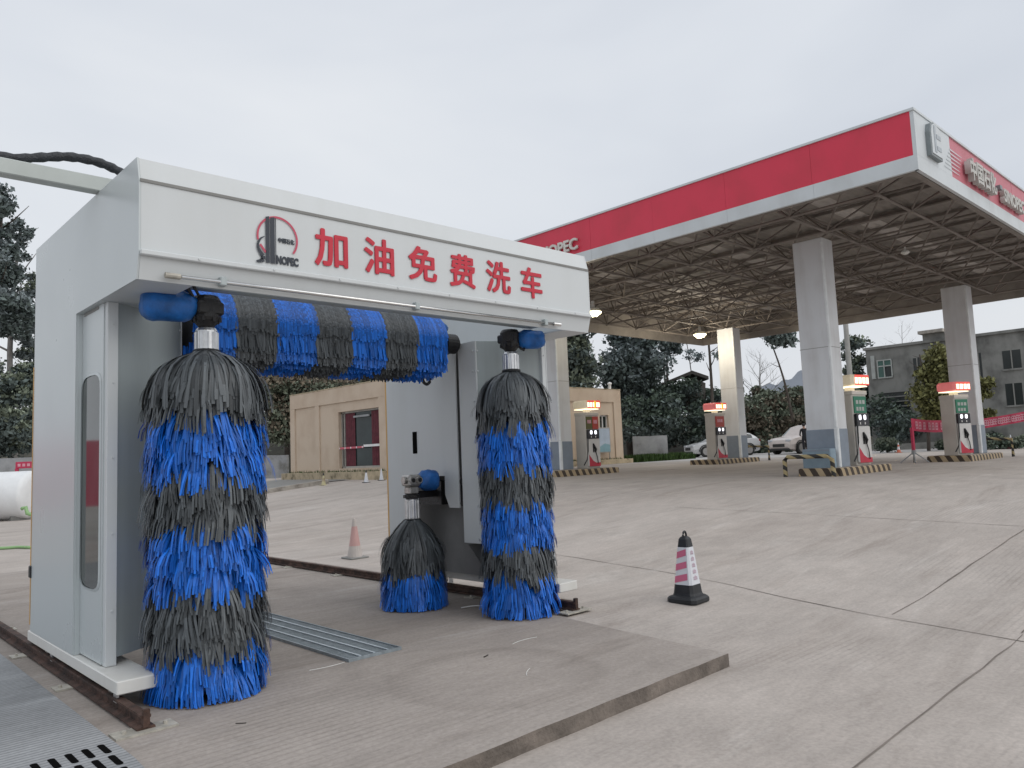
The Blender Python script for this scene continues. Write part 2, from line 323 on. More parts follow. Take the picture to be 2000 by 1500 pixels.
# ------------------------------------------------------------------ mesh builder
class MB:
    def __init__(s): s.v = []; s.f = []; s.m = []
    def quad(s, a, b, c, d, m=0):
        i = len(s.v); s.v += [tuple(a), tuple(b), tuple(c), tuple(d)]; s.f.append((i, i+1, i+2, i+3)); s.m.append(m)
    def poly(s, pts, m=0):
        i = len(s.v); s.v += [tuple(p) for p in pts]; s.f.append(tuple(range(i, i+len(pts)))); s.m.append(m)
    def box(s, lo, hi, m=0, bev=0.0):
        x0, y0, z0 = lo; x1, y1, z1 = hi
        if x1 < x0: x0, x1 = x1, x0
        if y1 < y0: y0, y1 = y1, y0
        if bev <= 0:
            i = len(s.v)
            s.v += [(x0,y0,z0),(x1,y0,z0),(x1,y1,z0),(x0,y1,z0),(x0,y0,z1),(x1,y0,z1),(x1,y1,z1),(x0,y1,z1)]
            for q in ((0,3,2,1),(4,5,6,7),(0,1,5,4),(1,2,6,5),(2,3,7,6),(3,0,4,7)):
                s.f.append(tuple(i+k for k in q)); s.m.append(m)
        else:
            b = min(bev, (x1-x0)/2.01, (y1-y0)/2.01, (z1-z0)/2.01)
            pts = []
            for zz, ins in ((z0, b), (z0+b, 0), (z1-b, 0), (z1, b)):
                ring = []
                xa, xb, ya, yb = x0+ins, x1-ins, y0+ins, y1-ins
                c = b if ins == 0 else b*.35
                ring = [(xa+c,ya,zz),(xb-c,ya,zz),(xb,ya+c,zz),(xb,yb-c,zz),(xb-c,yb,zz),(xa+c,yb,zz),(xa,yb-c,zz),(xa,ya+c,zz)]
                pts.append(ring)
            s.loft(pts, m, True, True)
    def loft(s, rings, m=0, cap0=True, cap1=True, closed=True):
        i0 = len(s.v); n = len(rings[0])
        for r in rings: s.v += [tuple(p) for p in r]
        for k in range(len(rings)-1):
            for j in range(n if closed else n-1):
                a = i0+k*n+j; b = i0+k*n+(j+1)%n
                s.f.append((a, b, b+n, a+n)); s.m.append(m)
        if cap0: s.f.append(tuple(i0+j for j in reversed(range(n)))); s.m.append(m)
        if cap1: s.f.append(tuple(i0+(len(rings)-1)*n+j for j in range(n))); s.m.append(m)
    def tube(s, pts, r, m=0, n=8, caps=True):
        pts = [Vector(p) for p in pts]; rings = []
        if not isinstance(r, (list, tuple)): r = [r]*len(pts)
        up = Vector((0, 0, 1))
        for k, p in enumerate(pts):
            d = (pts[min(k+1, len(pts)-1)] - pts[max(k-1, 0)]).normalized()
            ref = up if abs(d.z) < 0.95 else Vector((1, 0, 0))
            a = d.cross(ref).normalized(); b = a.cross(d).normalized()
            rings.append([p + (a*math.cos(2*PI*j/n) + b*math.sin(2*PI*j/n))*r[k] for j in range(n)])
        s.loft(rings, m, caps, caps)
    def lathe(s, prof, c=(0,0,0), n=20, m=0, caps=True):
        s.loft([[(c[0]+r*math.cos(2*PI*j/n), c[1]+r*math.sin(2*PI*j/n), c[2]+z) for j in range(n)] for r, z in prof], m, caps, caps)
    def prism(s, poly, axis, a, b, m=0):
        """extrude a 2D polygon along axis ('X': poly=(y,z); 'Y': (x,z); 'Z': (x,y)) from a to b"""
        def P(p, t):
            return (t, p[0], p[1]) if axis == 'X' else (p[0], t, p[1]) if axis == 'Y' else (p[0], p[1], t)
        s.loft([[P(p, a) for p in poly], [P(p, b) for p in poly]], m)
    def bar(s, a, b, w, h, m=0):
        a = Vector(a); b = Vector(b); d = (b-a).normalized()
        ref = Vector((0,0,1)) if abs(d.z) < .95 else Vector((1,0,0))
        x = d.cross(ref).normalized()*(w/2); y = x.cross(d).normalized()*(h/2)
        s.loft([[p-x-y, p+x-y, p+x+y, p-x+y] for p in (a, b)], m)
    def build(s, name, mats, parent=None, smooth=False, fix=True):
        me = bpy.data.meshes.new(name); me.from_pydata(s.v, [], s.f)
        if not isinstance(mats, (list, tuple)): mats = [mats]
        for q in mats: me.materials.append(M[q] if isinstance(q, str) else q)
        if len(mats) > 1: me.polygons.foreach_set('material_index', s.m)
        if fix:
            import bmesh
            bm = bmesh.new(); bm.from_mesh(me); bmesh.ops.recalc_face_normals(bm, faces=bm.faces); bm.to_mesh(me); bm.free()
        if smooth: me.polygons.foreach_set('use_smooth', [True]*len(me.polygons))
        me.update()
        o = bpy.data.objects.new(name, me); col.objects.link(o)
        if parent: o.parent = parent; o.matrix_parent_inverse = parent.matrix_world.inverted() if False else Matrix.Identity(4)
        return o

def thing(name, label, cat, loc=(0,0,0), rz=0.0, group=None):
    o = bpy.data.objects.new(name, None); col.objects.link(o); o.location = loc; o.rotation_euler = (0, 0, rz)
    o.empty_display_size = .2
    return tag(o, label, cat, group)
def tag(o, label, cat, group=None, kind=None):
    o['label'] = label; o['category'] = cat
    if group: o['group'] = group
    if kind: o['kind'] = kind
    return o
def struct(o):
    o['kind'] = 'structure'; return o
def dup(root, loc=None, rz=None, label=None):
    r = root.copy(); col.objects.link(r)
    if loc: r.location = loc
    if rz is not None: r.rotation_euler = (0, 0, rz)
    if label: r['label'] = label
    for ch in list(root.children):
        c = ch.copy(); col.objects.link(c); c.parent = r
        for g in list(ch.children):
            d = g.copy(); col.objects.link(d); d.parent = c
    return r
def text_obj(name, body, size, fn, m, parent, extrude=0.003, bold=0.0, align='LEFT', sx=1.0, heavy=0.0):
    c = bpy.data.curves.new('txt', 'FONT'); c.body = body; c.size = size; c.extrude = extrude; c.offset = bold; c.align_x = align
    c.resolution_u = 3
    o = bpy.data.objects.new('txt', c); col.objects.link(o)
    bpy.context.view_layer.update()
    dg = bpy.context.evaluated_depsgraph_get()
    me = bpy.data.meshes.new_from_object(o.evaluated_get(dg))
    bpy.data.objects.remove(o); bpy.data.curves.remove(c)
    if heavy:
        mv = [v.co.copy() for v in me.vertices]; mf = [tuple(p.vertices) for p in me.polygons]; V2, F2 = [], []
        for q_, (ax_, ay_) in enumerate(((0, 0), (heavy, 0), (-heavy, 0), (0, heavy*.8), (0, -heavy*.8), (heavy*.6, heavy*.6), (-heavy*.6, -heavy*.6), (heavy*.6, -heavy*.6), (-heavy*.6, heavy*.6))):
            o_ = len(V2); V2 += [(v.x+ax_, v.y+ay_, v.z+q_*.0005) for v in mv]; F2 += [tuple(i+o_ for i in f_) for f_ in mf]
        me = bpy.data.meshes.new(name); me.from_pydata(V2, [], F2); me.update()
    for v in me.vertices: v.co = Vector(fn(v.co.x*sx, v.co.y, v.co.z))
    me.materials.clear(); me.materials.append(M[m]); me.name = name
    ob = bpy.data.objects.new(name, me); col.objects.link(ob); ob.parent = parent
    return ob
def ss(t):
    t = max(0.0, min(1.0, t)); return t*t*(3-2*t)
def gh(x, y):
    """height of the yard: level by the wash bay, rising to the forecourt"""
    h = 0.63*ss((x-6.0)/11.0) + .006*max(0, min(x, 60)-17) + .008*max(0, min(y, 30)-9)*ss((x-12)/6)
    h -= 0.085*(1-ss((y-2.9)/2.6))*(1-ss((x-6.5)/4))
    return h

# ------------------------------------------------------------------ camera (28 mm-class phone, tilted slightly up)
CAMX = Vector((0.72857582, -0.68375042, -0.04077541)); CAMD = Vector((0.033941, 0.09549399, -0.9948512)); CAMF = Vector((0.68412373, 0.72344057, 0.09278179))
cd = bpy.data.cameras.new('camera'); cam = bpy.data.objects.new('camera', cd); col.objects.link(cam)
mw = Matrix.Identity(4)
for i, ax in enumerate((CAMX, -CAMD, -CAMF)):
    for j in range(3): mw[j][i] = ax[j]
mw[0][3], mw[1][3], mw[2][3] = 0, 0, 1.45
cam.matrix_world = mw
cd.sensor_width = 36; cd.lens = 1510.27/2000*36; cd.clip_start = 0.05; cd.clip_end = 3000
scn.camera = cam

# ------------------------------------------------------------------ sky and light
w = bpy.data.worlds.new('World'); scn.world = w; w.use_nodes = True
t = w.node_tree; bg = t.nodes['Background']; bg.inputs['Strength'].default_value = 0.1
SUN_EL, SUN_AZ = math.radians(62), math.radians(205)
sk = N(t, 'ShaderNodeTexSky', sky_type='NISHITA'); sk.sun_disc = False
sk.sun_elevation = SUN_EL; sk.sun_rotation = SUN_AZ; sk.air_density = 2.0; sk.dust_density = 4.0
tc = N(t, 'ShaderNodeTexCoord'); mp = N(t, 'ShaderNodeMapping'); mp.inputs['Scale'].default_value = (1, 1, 2.6)
t.links.new(tc.outputs['Generated'], mp.inputs['Vector'])
nz = N(t, 'ShaderNodeTexNoise', i_Scale=1.5, i_Detail=4.0, i_Roughness=0.5, i_Distortion=.3); t.links.new(mp.outputs['Vector'], nz.inputs['Vector'])
cr = ramp(t, [(0.28, (6.45, 6.85, 7.6)), (0.5, (7.6, 7.95, 8.55)), (0.72, (8.45, 8.7, 9.1))])
t.links.new(nz.outputs['Fac'], cr.inputs['Fac'])
mx = N(t, 'ShaderNodeMix', data_type='RGBA'); mx.inputs['Factor'].default_value = 0.90
t.links.new(sk.outputs['Color'], mx.inputs['A']); t.links.new(cr.outputs['Color'], mx.inputs['B'])
t.links.new(mx.outputs['Result'], bg.inputs['Color'])
sl = bpy.data.lights.new('sun', 'SUN'); sl.energy = 1.15; sl.angle = math.radians(80); sl.color = (1.0, 0.97, 0.93)
so = bpy.data.objects.new('sun', sl); col.objects.link(so)
so.rotation_euler = (math.radians(90)-SUN_EL, 0, -SUN_AZ + PI)  # overcast: soft key high behind the camera
sd = Vector((0.26, -0.66, 0.72)).normalized()
so.rotation_euler = sd.to_track_quat('Z', 'Y').to_euler()
sk.sun_elevation = math.asin(sd.z); sk.sun_rotation = math.atan2(sd.x, sd.y)
scn.view_settings.view_transform = 'Standard'; scn.view_settings.look = 'None'; scn.view_settings.exposure = 0

# ------------------------------------------------------------------ ground
def axis_vals(segs):
    out = []
    for a, b, n in segs: out += [a+(b-a)*i/n for i in range(n)]
    out.append(segs[-1][1]); return out
xs = axis_vals([(-300, -40, 4), (-40, -6, 6), (-6, 24, 60), (24, 60, 12), (60, 600, 6)])
ys = axis_vals([(-300, -20, 4), (-20, 0, 6), (0, 8, 24), (8, 60, 16), (60, 700, 6)])
g = MB()
for y in ys:
    for x in xs: g.v.append((x, y, gh(x, y)))
nx = len(xs)
for j in range(len(ys)-1):
    for i in range(nx-1): a = j*nx+i; g.f.append((a, a+1, a+1+nx, a+nx)); g.m.append(0)
struct(g.build('ground', 'ground', smooth=True))

# raised pad under the wash machine, with a chipped front edge
pad = MB()
top = 0.006
edge = []
n = 46
for i in range(n+1):
    x = -4.0+(4.90+4.0)*i/n
    edge.append((x, 2.905+0.0195*(x+4) + U(-.008, .008)))
outline = edge + [(4.95, 3.6), (5.03, 4.3), (5.12, 4.95), (5.2, 5.3), (5.78, 5.3), (5.78, 14.0), (-4, 14.0)]
pad.poly([(x, y, top) for x, y in outline], 0)
bot = [(x + U(-.012, .012), y + U(-.012, .004), -0.14) for x, y in edge + [(4.95, 3.6), (5.03, 4.3), (5.12, 4.95)]]
tp = [(x, y, top) for x, y in edge + [(4.95, 3.6), (5.03, 4.3), (5.12, 4.95)]]
for i in range(len(tp)-1): pad.quad(bot[i], bot[i+1], tp[i+1], tp[i], 1)
o = pad.build('concrete_pad', ['pad', 'padedge'], fix=False); struct(o)

# joints sawn in the yard
j = MB()
def joint(a, b, wd=0.0065, jit=0.008, step=.35):
    a = Vector((*a, 0)); b = Vector((*b, 0)); L = (b-a).length; k = max(2, int(L/step)); d = (b-a).normalized(); s = Vector((-d.y, d.x, 0))
    L_, R2 = [], []
    for i in range(k+1):
        p = a+(b-a)*i/k + s*U(-jit, jit); ww = wd*U(.45, 1.3)
        for lst, sg in ((L_, 1), (R2, -1)):
            q = p+s*ww*sg; lst.append((q.x, q.y, gh(q.x, q.y)+0.005))
    for i in range(k): j.quad(R2[i], R2[i+1], L_[i+1], L_[i], 0)
joint((7.55, 5.6), (6.6, 1.0)); joint((7.1, 2.80), (22, 2.62)); joint((1.2, 1.655), (6.95, 1.79), .005); joint((7.55, 5.6), (8.2, 9.0), .006)
joint((12.2, 8.6), (11.4, 2.75), .006)
joint((7.0, 1.80), (16, 2.0), .006)
struct(j.build('pavement_joints', 'joint', fix=False))

# ------------------------------------------------------------------ bristle helpers
def ribbon(mb, pts, side, wd, m):
    i = len(mb.v); k = len(pts)
    for q, p in enumerate(pts):
        ww = wd*(0.8+0.2*math.sin(q*1.3)); s = side*(ww/2)
        mb.v.append(tuple(p-s)); mb.v.append(tuple(p+s))
    for q in range(k-1): mb.f.append((i+2*q, i+2*q+1, i+2*q+3, i+2*q+2)); mb.m.append(m)

def hanging_brush(cx, cy, ztop, bands, R=0.35, dome=0.42, zend=0.03, flare=0.0, tier=0.075, per=150, rag=1.0, seed=1, decm=1.0):
    """bands: list of (z below which colour applies, colour index) from the top down"""
    random.seed(seed); mb = MB()
    def colour(z):
        c = bands[0][1]
        for zz, ci in bands:
            if z <= zz: c = ci
        return c
    def nz(a, z, k): return mnoise.noise(Vector((math.cos(a)*3.2*k, math.sin(a)*3.2*k, z*4.0+seed*7)))
    # dome of long strips dropping from the hub
    for q in range(105):   # dome tufts
        a0 = U(0, 2*PI); lay = R_(); L0 = dome*(.66+.36*lay+.10*nz(a0, 0, 1.6)); RR0 = R*(.90+.07*nz(a0, 3, 2.2)+U(-.05, .06)); dec0 = decm*.095*U(.85, 1.25); tw0 = .16*nz(a0, 7, 1.5)+U(-.06, .06)
        if R_() < .05: RR0 *= U(1.08, 1.2)
        wd0 = U(.017, .026)
        for q2 in range(7):
            a = a0+U(-.13, .13); L = L0*U(.90, 1.06); r0 = U(.05, .085); z0 = ztop - U(0, .025); RR = RR0*U(.96, 1.04); pts = []; tw = tw0+U(-.05, .05)
            for k in range(8):
                tt = k/7; zd = L*tt; rr = r0+(RR-r0)*1.08*(1-math.exp(-zd/dec0)); aa = a+tw*tt
                pts.append(Vector((cx+rr*math.cos(aa), cy+rr*math.sin(aa), max(z0-zd, .015))))
            ribbon(mb, pts, Vector((-math.sin(a), math.cos(a), U(-.08, .08))), wd0*U(.8, 1.2), colour(ztop-.2))
    z = ztop - 0.17
    while z - .22 > zend - .03:
        low = ss((0.5 - z)/0.5)
        for q in range(per//7):
            a0 = U(0, 2*PI); n1 = nz(a0, z, 2.0); n2 = nz(a0, z+9, 3.0)
            L0 = (.245+.06*n1+U(-.05, .05))*rag; RR0 = R*(.925+.07*n2+U(-.09, .09)+flare*low); zz1 = z+.03*n1+U(-.03, .03)
            if R_() < .03: RR0 *= U(1.05, 1.16)
            tw0 = .16*n2+U(-.12, .12); c = colour(zz1 - L0*.68); wd0 = U(.012, .021); fan = U(.9, 1.7)
            for q2 in range(7):
                da = U(-.10, .10); L = L0*U(.86, 1.08); r0 = R*U(.55, .64); RR = RR0*U(.97, 1.03); zz0 = zz1+U(-.012, .012); pts = []
                for k in range(5):
                    tt = k/4; rr = r0+(RR-r0)*math.sin(tt*PI/2)**.7; zz = zz0 - L*tt**1.15
                    aa = a0+da*(1+(fan-1)*tt)+tw0*tt
                    pts.append(Vector((cx+rr*math.cos(aa), cy+rr*math.sin(aa), max(zz, 0.015))))
                ribbon(mb, pts, Vector((-math.sin(a0+da), math.cos(a0+da), U(-.15, .15))), wd0*U(.8, 1.2), c)
        z -= tier
    mb.lathe([(0.04, ztop-.02), (R*.45, ztop-.16), (R*.62, ztop-.3), (R*.62, zend+.1)], (cx, cy, 0), 18, 2)
    return mb

# ------------------------------------------------------------------ the car wash gantry
GL, GR, GF, GB = 1.51, 5.61, 4.795, 7.40
ga = thing('car_wash_gantry', 'white car wash gantry with red Chinese lettering and blue and grey brushes', 'car wash', (0, 0, 0))
hd = MB()
prof = [(4.838, 3.352), (4.797, 3.208), (4.797, 3.196), (4.797, 2.752), (4.835, 2.60)]
# outer sheets of the hood (open on top, the brush gear hangs between them)
fr = [(4.838, 3.352), (4.90, 3.352), (4.90, 3.337), (4.85, 3.337), (4.81, 3.20), (4.81, 2.756), (4.848, 2.61), (4.848, 2.60), (4.835, 2.60), (4.797, 2.752), (4.797, 3.20)]
hd.loft([[(x, a, b) for a, b in fr] for x in (GL+.012, GR-.012)], 0)
hd.build('hood', 'white', ga)
hd = MB(); hd.prism([(7.385, 2.60), (7.385, 3.352), (7.32, 3.352), (7.32, 3.34), (7.373, 3.34), (7.373, 2.60)], 'X', GL+.012, GR-.012); hd.build('rear_fascia', 'white', ga)
tr = MB(); tr.box((GL+.004, 4.766, 2.738), (GR-.004, 4.7955, 2.772), bev=.006)
for k in range(8):
    x = GL+.35+k*.5; tr.tube([(x, 4.768, 2.757), (x, 4.760, 2.757)], .008, n=8)
tr.build('ledge_trim', 'white', ga)
sm = MB(); sm.box((GL+.006, 4.790, 3.193), (GR-.006, 4.7962, 3.212)); sm.build('seam_strip', 'seam', ga)
m = MB()   # left side sheet: L-shaped, leaving a recess for the door under the overhang
m.prism([(4.838, 3.356), (GB, 3.356), (GB, .20), (6.145, .20), (6.145, 2.60), (4.838, 2.60), (4.797, 2.752), (4.797, 3.20)], 'X', GL, GL+.011)
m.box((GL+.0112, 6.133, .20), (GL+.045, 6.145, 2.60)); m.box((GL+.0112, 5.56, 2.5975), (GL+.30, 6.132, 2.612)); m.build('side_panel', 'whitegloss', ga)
m = MB(); m.prism([(4.838, 3.356), (GB, 3.356), (GB, .245), (5.412, .245), (5.412, 2.60), (4.838, 2.60), (4.797, 2.752), (4.797, 3.20)], 'X', GR-.011, GR); m.build('side_panel', 'white', ga)
for xa, xb in ((GL+.012, GL+.34), (GR-.34, GR-.012)):
    m = MB(); m.box((xa, 4.85, 2.600), (xb, 7.36, 2.612)); m.build('end_flange', 'white', ga)
m = MB()
m.box((GL+.4, 5.12, 2.66), (GR-.4, 5.22, 2.76)); m.box((GL+.4, 6.6, 2.70), (GR-.4, 6.7, 2.8)); m.build('cross_member', 'greyinner', ga)

def fx(x, s): return x if s > 0 else (GL+GR)-x
for s in (1, -1):
    f = lambda x: fx(x, s)
    p = MB(); xp, yp = (5.545, 5.412) if s > 0 else (5.49, 5.575)
    p.box((f(xp), yp, .20 if s < 0 else .247), (f(xp+.07 if s < 0 else 5.598), yp+.058, 2.598), bev=.004)
    for zz in (.55, 1.05, 1.55, 2.05, 2.45): p.tube([(f(xp+.03), yp+.002, zz), (f(xp+.03), yp-.008, zz)], .007, n=8)
    p.build('corner_post', 'white', ga)
    p = MB(); pts = [(f(5.546), 5.45), (f(4.962), 5.742), (f(4.962), 5.756), (f(5.546), 5.464)] if s > 0 else [(f(5.49), 5.60), (f(4.95), 5.93), (f(4.95), 5.945), (f(5.49), 5.615)]
    p.prism(pts, 'Z', .247, 2.597); p.build('splayed_panel', 'greyinner', ga)
    p = MB(); ys_ = 5.735 if s > 0 else 5.93; p.box((f(4.940), ys_, .62), (f(4.960), 6.0, 2.597))
    for zz in (.66, .98, 1.3, 1.65, 2.0, 2.3, 2.5):
        p.tube([(f(4.941), ys_+.04, zz), (f(4.928), ys_+.04, zz)], .010, n=8)
        p.tube([(f(4.962), ys_+.003, zz), (f(4.962), ys_-.009, zz)], .009, n=8)
    p.build('guide_strip', 'white', ga)
    p = MB(); pl = [(6.075, 2.597), (6.30, 2.597), (6.30, 1.08), (6.235, .955), (6.075, .955)]
    p.prism(pl, 'X', f(4.955), f(4.970)); p.build('track_cover', 'white', ga)
    p = MB(); p.box((f(5.01), 6.012, 1.25), (f(5.02), 6.06, 2.59)); p.build('lift_belt', 'teal', ga)
    p = MB()
    p = None
    for zz in (1.0, 1.22):
        p = MB(); p.tube([(f(4.96), 6.04, zz), (f(5.0), 6.04, zz)], .03, n=10); p.build('track_roller', 'black', ga)
    p = MB(); pl = [(6.302, 2.597), (7.36, 2.597), (7.36, .247), (6.80, .247), (6.80, 1.275), (6.302, 1.275)]
    p.prism(pl, 'X', f(4.985), f(5.0)); p.build('inner_panel', 'white', ga)
    p = MB(); p.box((f(4.981), 6.80, 1.52), (f(4.9849), 6.875, 1.755)); p.build('inspection_slot', 'dark', ga)
    p = MB(); p.box((f(5.24), 5.96, .246), (f(5.54), 7.35, 2.59)); p.box((f(5.005), 6.0, 1.28), (f(5.238), 7.35, 2.59)); p.build('tower_core', 'greydark', ga)
    p = MB(); p.prism([(f(4.965), .60), (f(5.22), .60), (f(5.22), .26)], 'Y', 5.965, 5.98)
    p.build('dark_triangle', 'greydark', ga)  # added dark plate in place of the dark gap behind the strip
    p = MB(); p.box((f(4.99), 7.365, .45), (f(5.006), 7.395, 2.58)) if s > 0 else p.box((GL-.004, 7.402, .25), (GL+.05, 7.414, 2.35))
    p.build('edge_tape', 'amber', ga)
# left tower door with its long rounded window
DX = GL+.042
dr = MB(); dr.box((DX, 5.634, .21), (DX+.012, 6.131, 2.596))
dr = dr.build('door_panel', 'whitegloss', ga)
def stadium(y0, y1, z0, z1, rz, n=10):
    r = (y1-y0)/2; c = (y0+y1)/2; e = .62
    pw = lambda v: math.copysign(abs(v)**e, v)
    return [(c+r*pw(math.cos(PI*k/n)), z1-rz+rz*pw(math.sin(PI*k/n))) for k in range(n+1)] + [(c-r*pw(math.cos(PI*k/n)), z0+rz-rz*pw(math.sin(PI*k/n))) for k in range(n+1)]
st = stadium(5.675, 6.112, .675, 2.125, .11)
wn = MB(); wn.poly([(DX-.004, a, b) for a, b in st]); wn.build('window', M['towerglass'], dr, fix=False)
st2 = stadium(5.662, 6.126, .657, 2.143, .12)
rim_ = MB()
for k in range(len(st)):
    a, b = st[k], st[(k+1)%len(st)]; c, d = st2[(k+1)%len(st)], st2[k]
    rim_.quad((DX-.010, *a), (DX-.010, *b), (DX-.002, *c), (DX-.002, *d))
rim_.build('window_seal', 'whitegloss', dr)
hs = MB(); hs.box((DX-.003, 5.74, 2.572), (DX-.0005, 6.09, 2.592)); hs.build('overhang_shade', 'seam', dr)  # grey strip painted for the shade under the overhang
m = MB(); m.box((GL-.012, 7.38, .62), (GL+.02, 7.44, .72), bev=.008); m.build('latch', 'black', ga)
# base beams with wheels
for (xa, xb, ya, zb_, zt_) in ((GL-.005, 1.745, 5.14, .118, .198), (5.33, 5.575, 5.10, .160, .244)):
    b_ = MB(); b_.box((xa, ya, zb_), (xb, 7.46, zt_), bev=.006)
    b_ = b_.build('base_beam', 'white2', ga)
    for yy in (ya+.22, 6.95):
        q = MB(); xc = 1.56 if xa < 3 else 5.40
        q.tube([(xc-.03, yy, .125), (xc+.03, yy, .125)], .05, n=18); q.build('wheel', 'castalu', b_)
    for yy in (ya+.05, 6.72):
        q = MB(); q.box((xa+.012, yy, zb_-.055), (xa+.028, yy+.06, zb_+.001)); q.build('rail_clip', 'alu', b_)
# spray pipe along the front lip
pp = MB(); PA, PB = Vector((1.70, 4.79, 2.634)), Vector((5.12, 4.79, 2.634)); pp.tube([PA, PB], .013, n=10)
pp = pp.build('spray_pipe', 'chrome', ga, smooth=True)
for k, x in enumerate((1.70, 5.12)):
    q = MB(); q.tube([(x-.04, 4.79, 2.634), (x+.05, 4.79, 2.634)], .018, n=10); q.build('pipe_cap', 'plate' if k == 0 else 'chrome', pp)
for x in (2.02, 3.55, 4.98):
    q = MB(); q.box((x-.022, 4.775, 2.61), (x+.022, 4.83, 2.668), bev=.006); q.build('bracket', 'greyinner', pp)
# lettering and emblem
tf = lambda ox, oz: (lambda x, y, z: (ox+x, GF-.0035-z, oz+y))
CH = '加油免费洗车'
CX = [2.818, 3.219, 3.619, 4.026, 4.421, 4.822]
for c, x in zip(CH, CX):
    text_obj('lettering', c, .287, tf(x, 2.872), 'redtext', ga, .001, 0.0, 'CENTER', 1.0, .0085)
lg = MB()
c0 = Vector((2.398, 2.985))
def arc(cx, cz, rx, rz, a0, a1, wd, m, mb, y=GF-.006, n=40):
    for k in range(n):
        q = []
        for aa, rr in ((k, 1), (k+1, 1), (k+1, 0), (k, 0)):
            an = math.radians(a0+(a1-a0)*aa/n); q.append((cx+(rx-(0 if rr else wd))*math.cos(an), y, cz+(rz-(0 if rr else wd))*math.sin(an)))
        mb.quad(*q, m)
arc(c0.x, c0.y, .150, .152, -38, 192, .014, 0, lg)
lg.build('emblem_ring', 'ring', ga)
lg = MB()
yy = GF-.007
for xa, xb in ((2.312, 2.338), (2.344, 2.376), (2.380, 2.386)):
    lg.quad((xa, yy, 2.805), (xb, yy, 2.805), (xb, yy, 3.128), (xa, yy, 3.120))
lg.quad((2.388, yy, 2.805), (2.394, yy, 2.805), (2.394, yy, 2.87), (2.388, yy, 2.87))
# sweeping S at the foot of the emblem
def sweep(pts, wds):
    for k in range(len(pts)-1):
        a, b = Vector(pts[k]), Vector(pts[k+1]); d = (b-a).normalized(); n0 = Vector((-d.y, d.x))
        a1, a2 = a+n0*wds[k]/2, a-n0*wds[k]/2; b1, b2 = b+n0*wds[k+1]/2, b-n0*wds[k+1]/2
        lg.quad((a2.x, yy, a2.y), (b2.x, yy, b2.y), (b1.x, yy, b1.y), (a1.x, yy, a1.y))
sweep([(2.305, 2.985), (2.275, 2.965), (2.256, 2.93), (2.258, 2.895), (2.275, 2.868), (2.292, 2.848), (2.294, 2.825), (2.278, 2.812), (2.245, 2.806)], [.004, .012, .016, .02, .026, .03, .032, .026, .012])
lg.build('emblem_mark', 'logodark', ga)
lr = MB()
def lrq(a, b, wd):
    a, b = Vector(a), Vector(b); d = (b-a).normalized(); n0 = Vector((-d.y, d.x))*wd/2
    lr.quad((a.x-n0.x, yy, a.y-n0.y), (b.x-n0.x, yy, b.y-n0.y), (b.x+n0.x, yy, b.y+n0.y), (a.x+n0.x, yy, a.y+n0.y))
lrq((2.272, 2.925), (2.312, 2.875), .016); lr.build('emblem_accent', 'ring', ga)
text_obj('emblem_lettering', 'NOPEC', .074, tf(2.388, 2.812), 'logodark', ga, .002, .004, 'LEFT', .66)
text_obj('emblem_lettering', '中国石化', .036, tf(2.400, 2.962), 'logodark', ga, .002, .001, 'LEFT', .85)

# brushes
def crumple(mb_obj, amp, sc):
    for v in mb_obj.data.vertices:
        nn = mnoise.noise_vector(v.co*sc); v.co += nn*amp
def cover_mesh(a, b, r, n=14, k=10):
    a, b = Vector(a), Vector(b); mb = MB(); pts, rr = [], []
    for i in range(k+1):
        tt = i/k; pts.append(a+(b-a)*tt); rr.append(r*(.62+.38*math.sin(min(1, (tt+.05)*3)*PI/2))*(1 if tt < .8 else 1-.35*((tt-.8)/.2)**2))
    mb.tube(pts, rr, 0, n); return mb
def hub_parts(par, cx, cy, z0, z1, zg, gm='black', big=.095):
    q = MB(); q.lathe([(.068, z0), (.072, z0+.01), (.072, z1-.02), (.06, z1)], (cx, cy, 0), 20)
    for k in range(14):
        a = 2*PI*k/14; q.tube([(cx+.073*math.cos(a), cy+.073*math.sin(a), z0+.01), (cx+.073*math.cos(a), cy+.073*math.sin(a), z1-.03)], .006, n=6)
    q.build('hub', 'alu', par)
    q = MB(); q.lathe([(.088, z0-.012), (.09, z0), (.08, z0+.008)], (cx, cy, 0), 20); q.build('collar', 'blackrub', par)
    q = MB(); q.lathe([(.045, z1), (.06, z1+.02), (big*.9, z1+.05), (big, z1+.07), (big, zg-.03), (big*.8, zg)], (cx, cy, 0), 12)
    q.box((cx-big*.95, cy-big*.95, z1+.085), (cx+big*.95, cy+big*.95, zg-.045), bev=.012)
    for k in range(8):
        a = 2*PI*k/8+.2; q.tube([(cx+big*.93*math.cos(a), cy+big*.93*math.sin(a), z1+.04), (cx+big*.93*math.cos(a), cy+big*.93*math.sin(a), z1+.075)], .012, n=6)
    q.build('gearbox', gm, par)

GZ, BL = 1, 0
bandsL = [(9, GZ), (1.735, BL), (1.352, GZ), (1.035, BL), (.650, GZ), (.300, BL)]
b1 = hanging_brush(2.075, 5.205, 2.245, bandsL, R=.388, dome=.44, seed=3, zend=.03, flare=.05, tier=.080, per=500).build('side_brush', ['blue', 'grey', 'core'], ga, fix=False)
hub_parts(b1, 2.075, 5.2, 2.245, 2.40, 2.62)
cv = cover_mesh((2.00, 5.20, 2.535), (1.67, 5.25, 2.535), .105).build('motor_cover', 'bluecover', b1, smooth=True); crumple(cv, .013, 11); crumple(cv, .008, 31)
q = MB(); q.tube([(1.96, 5.14, 2.60), (1.90, 5.10, 2.66), (1.88, 5.12, 2.72)], .012, n=6); q.tube([(2.0, 5.14, 2.61), (1.94, 5.1, 2.68), (1.93, 5.12, 2.74)], .01, n=6); q.build('motor_cable', 'black', b1)
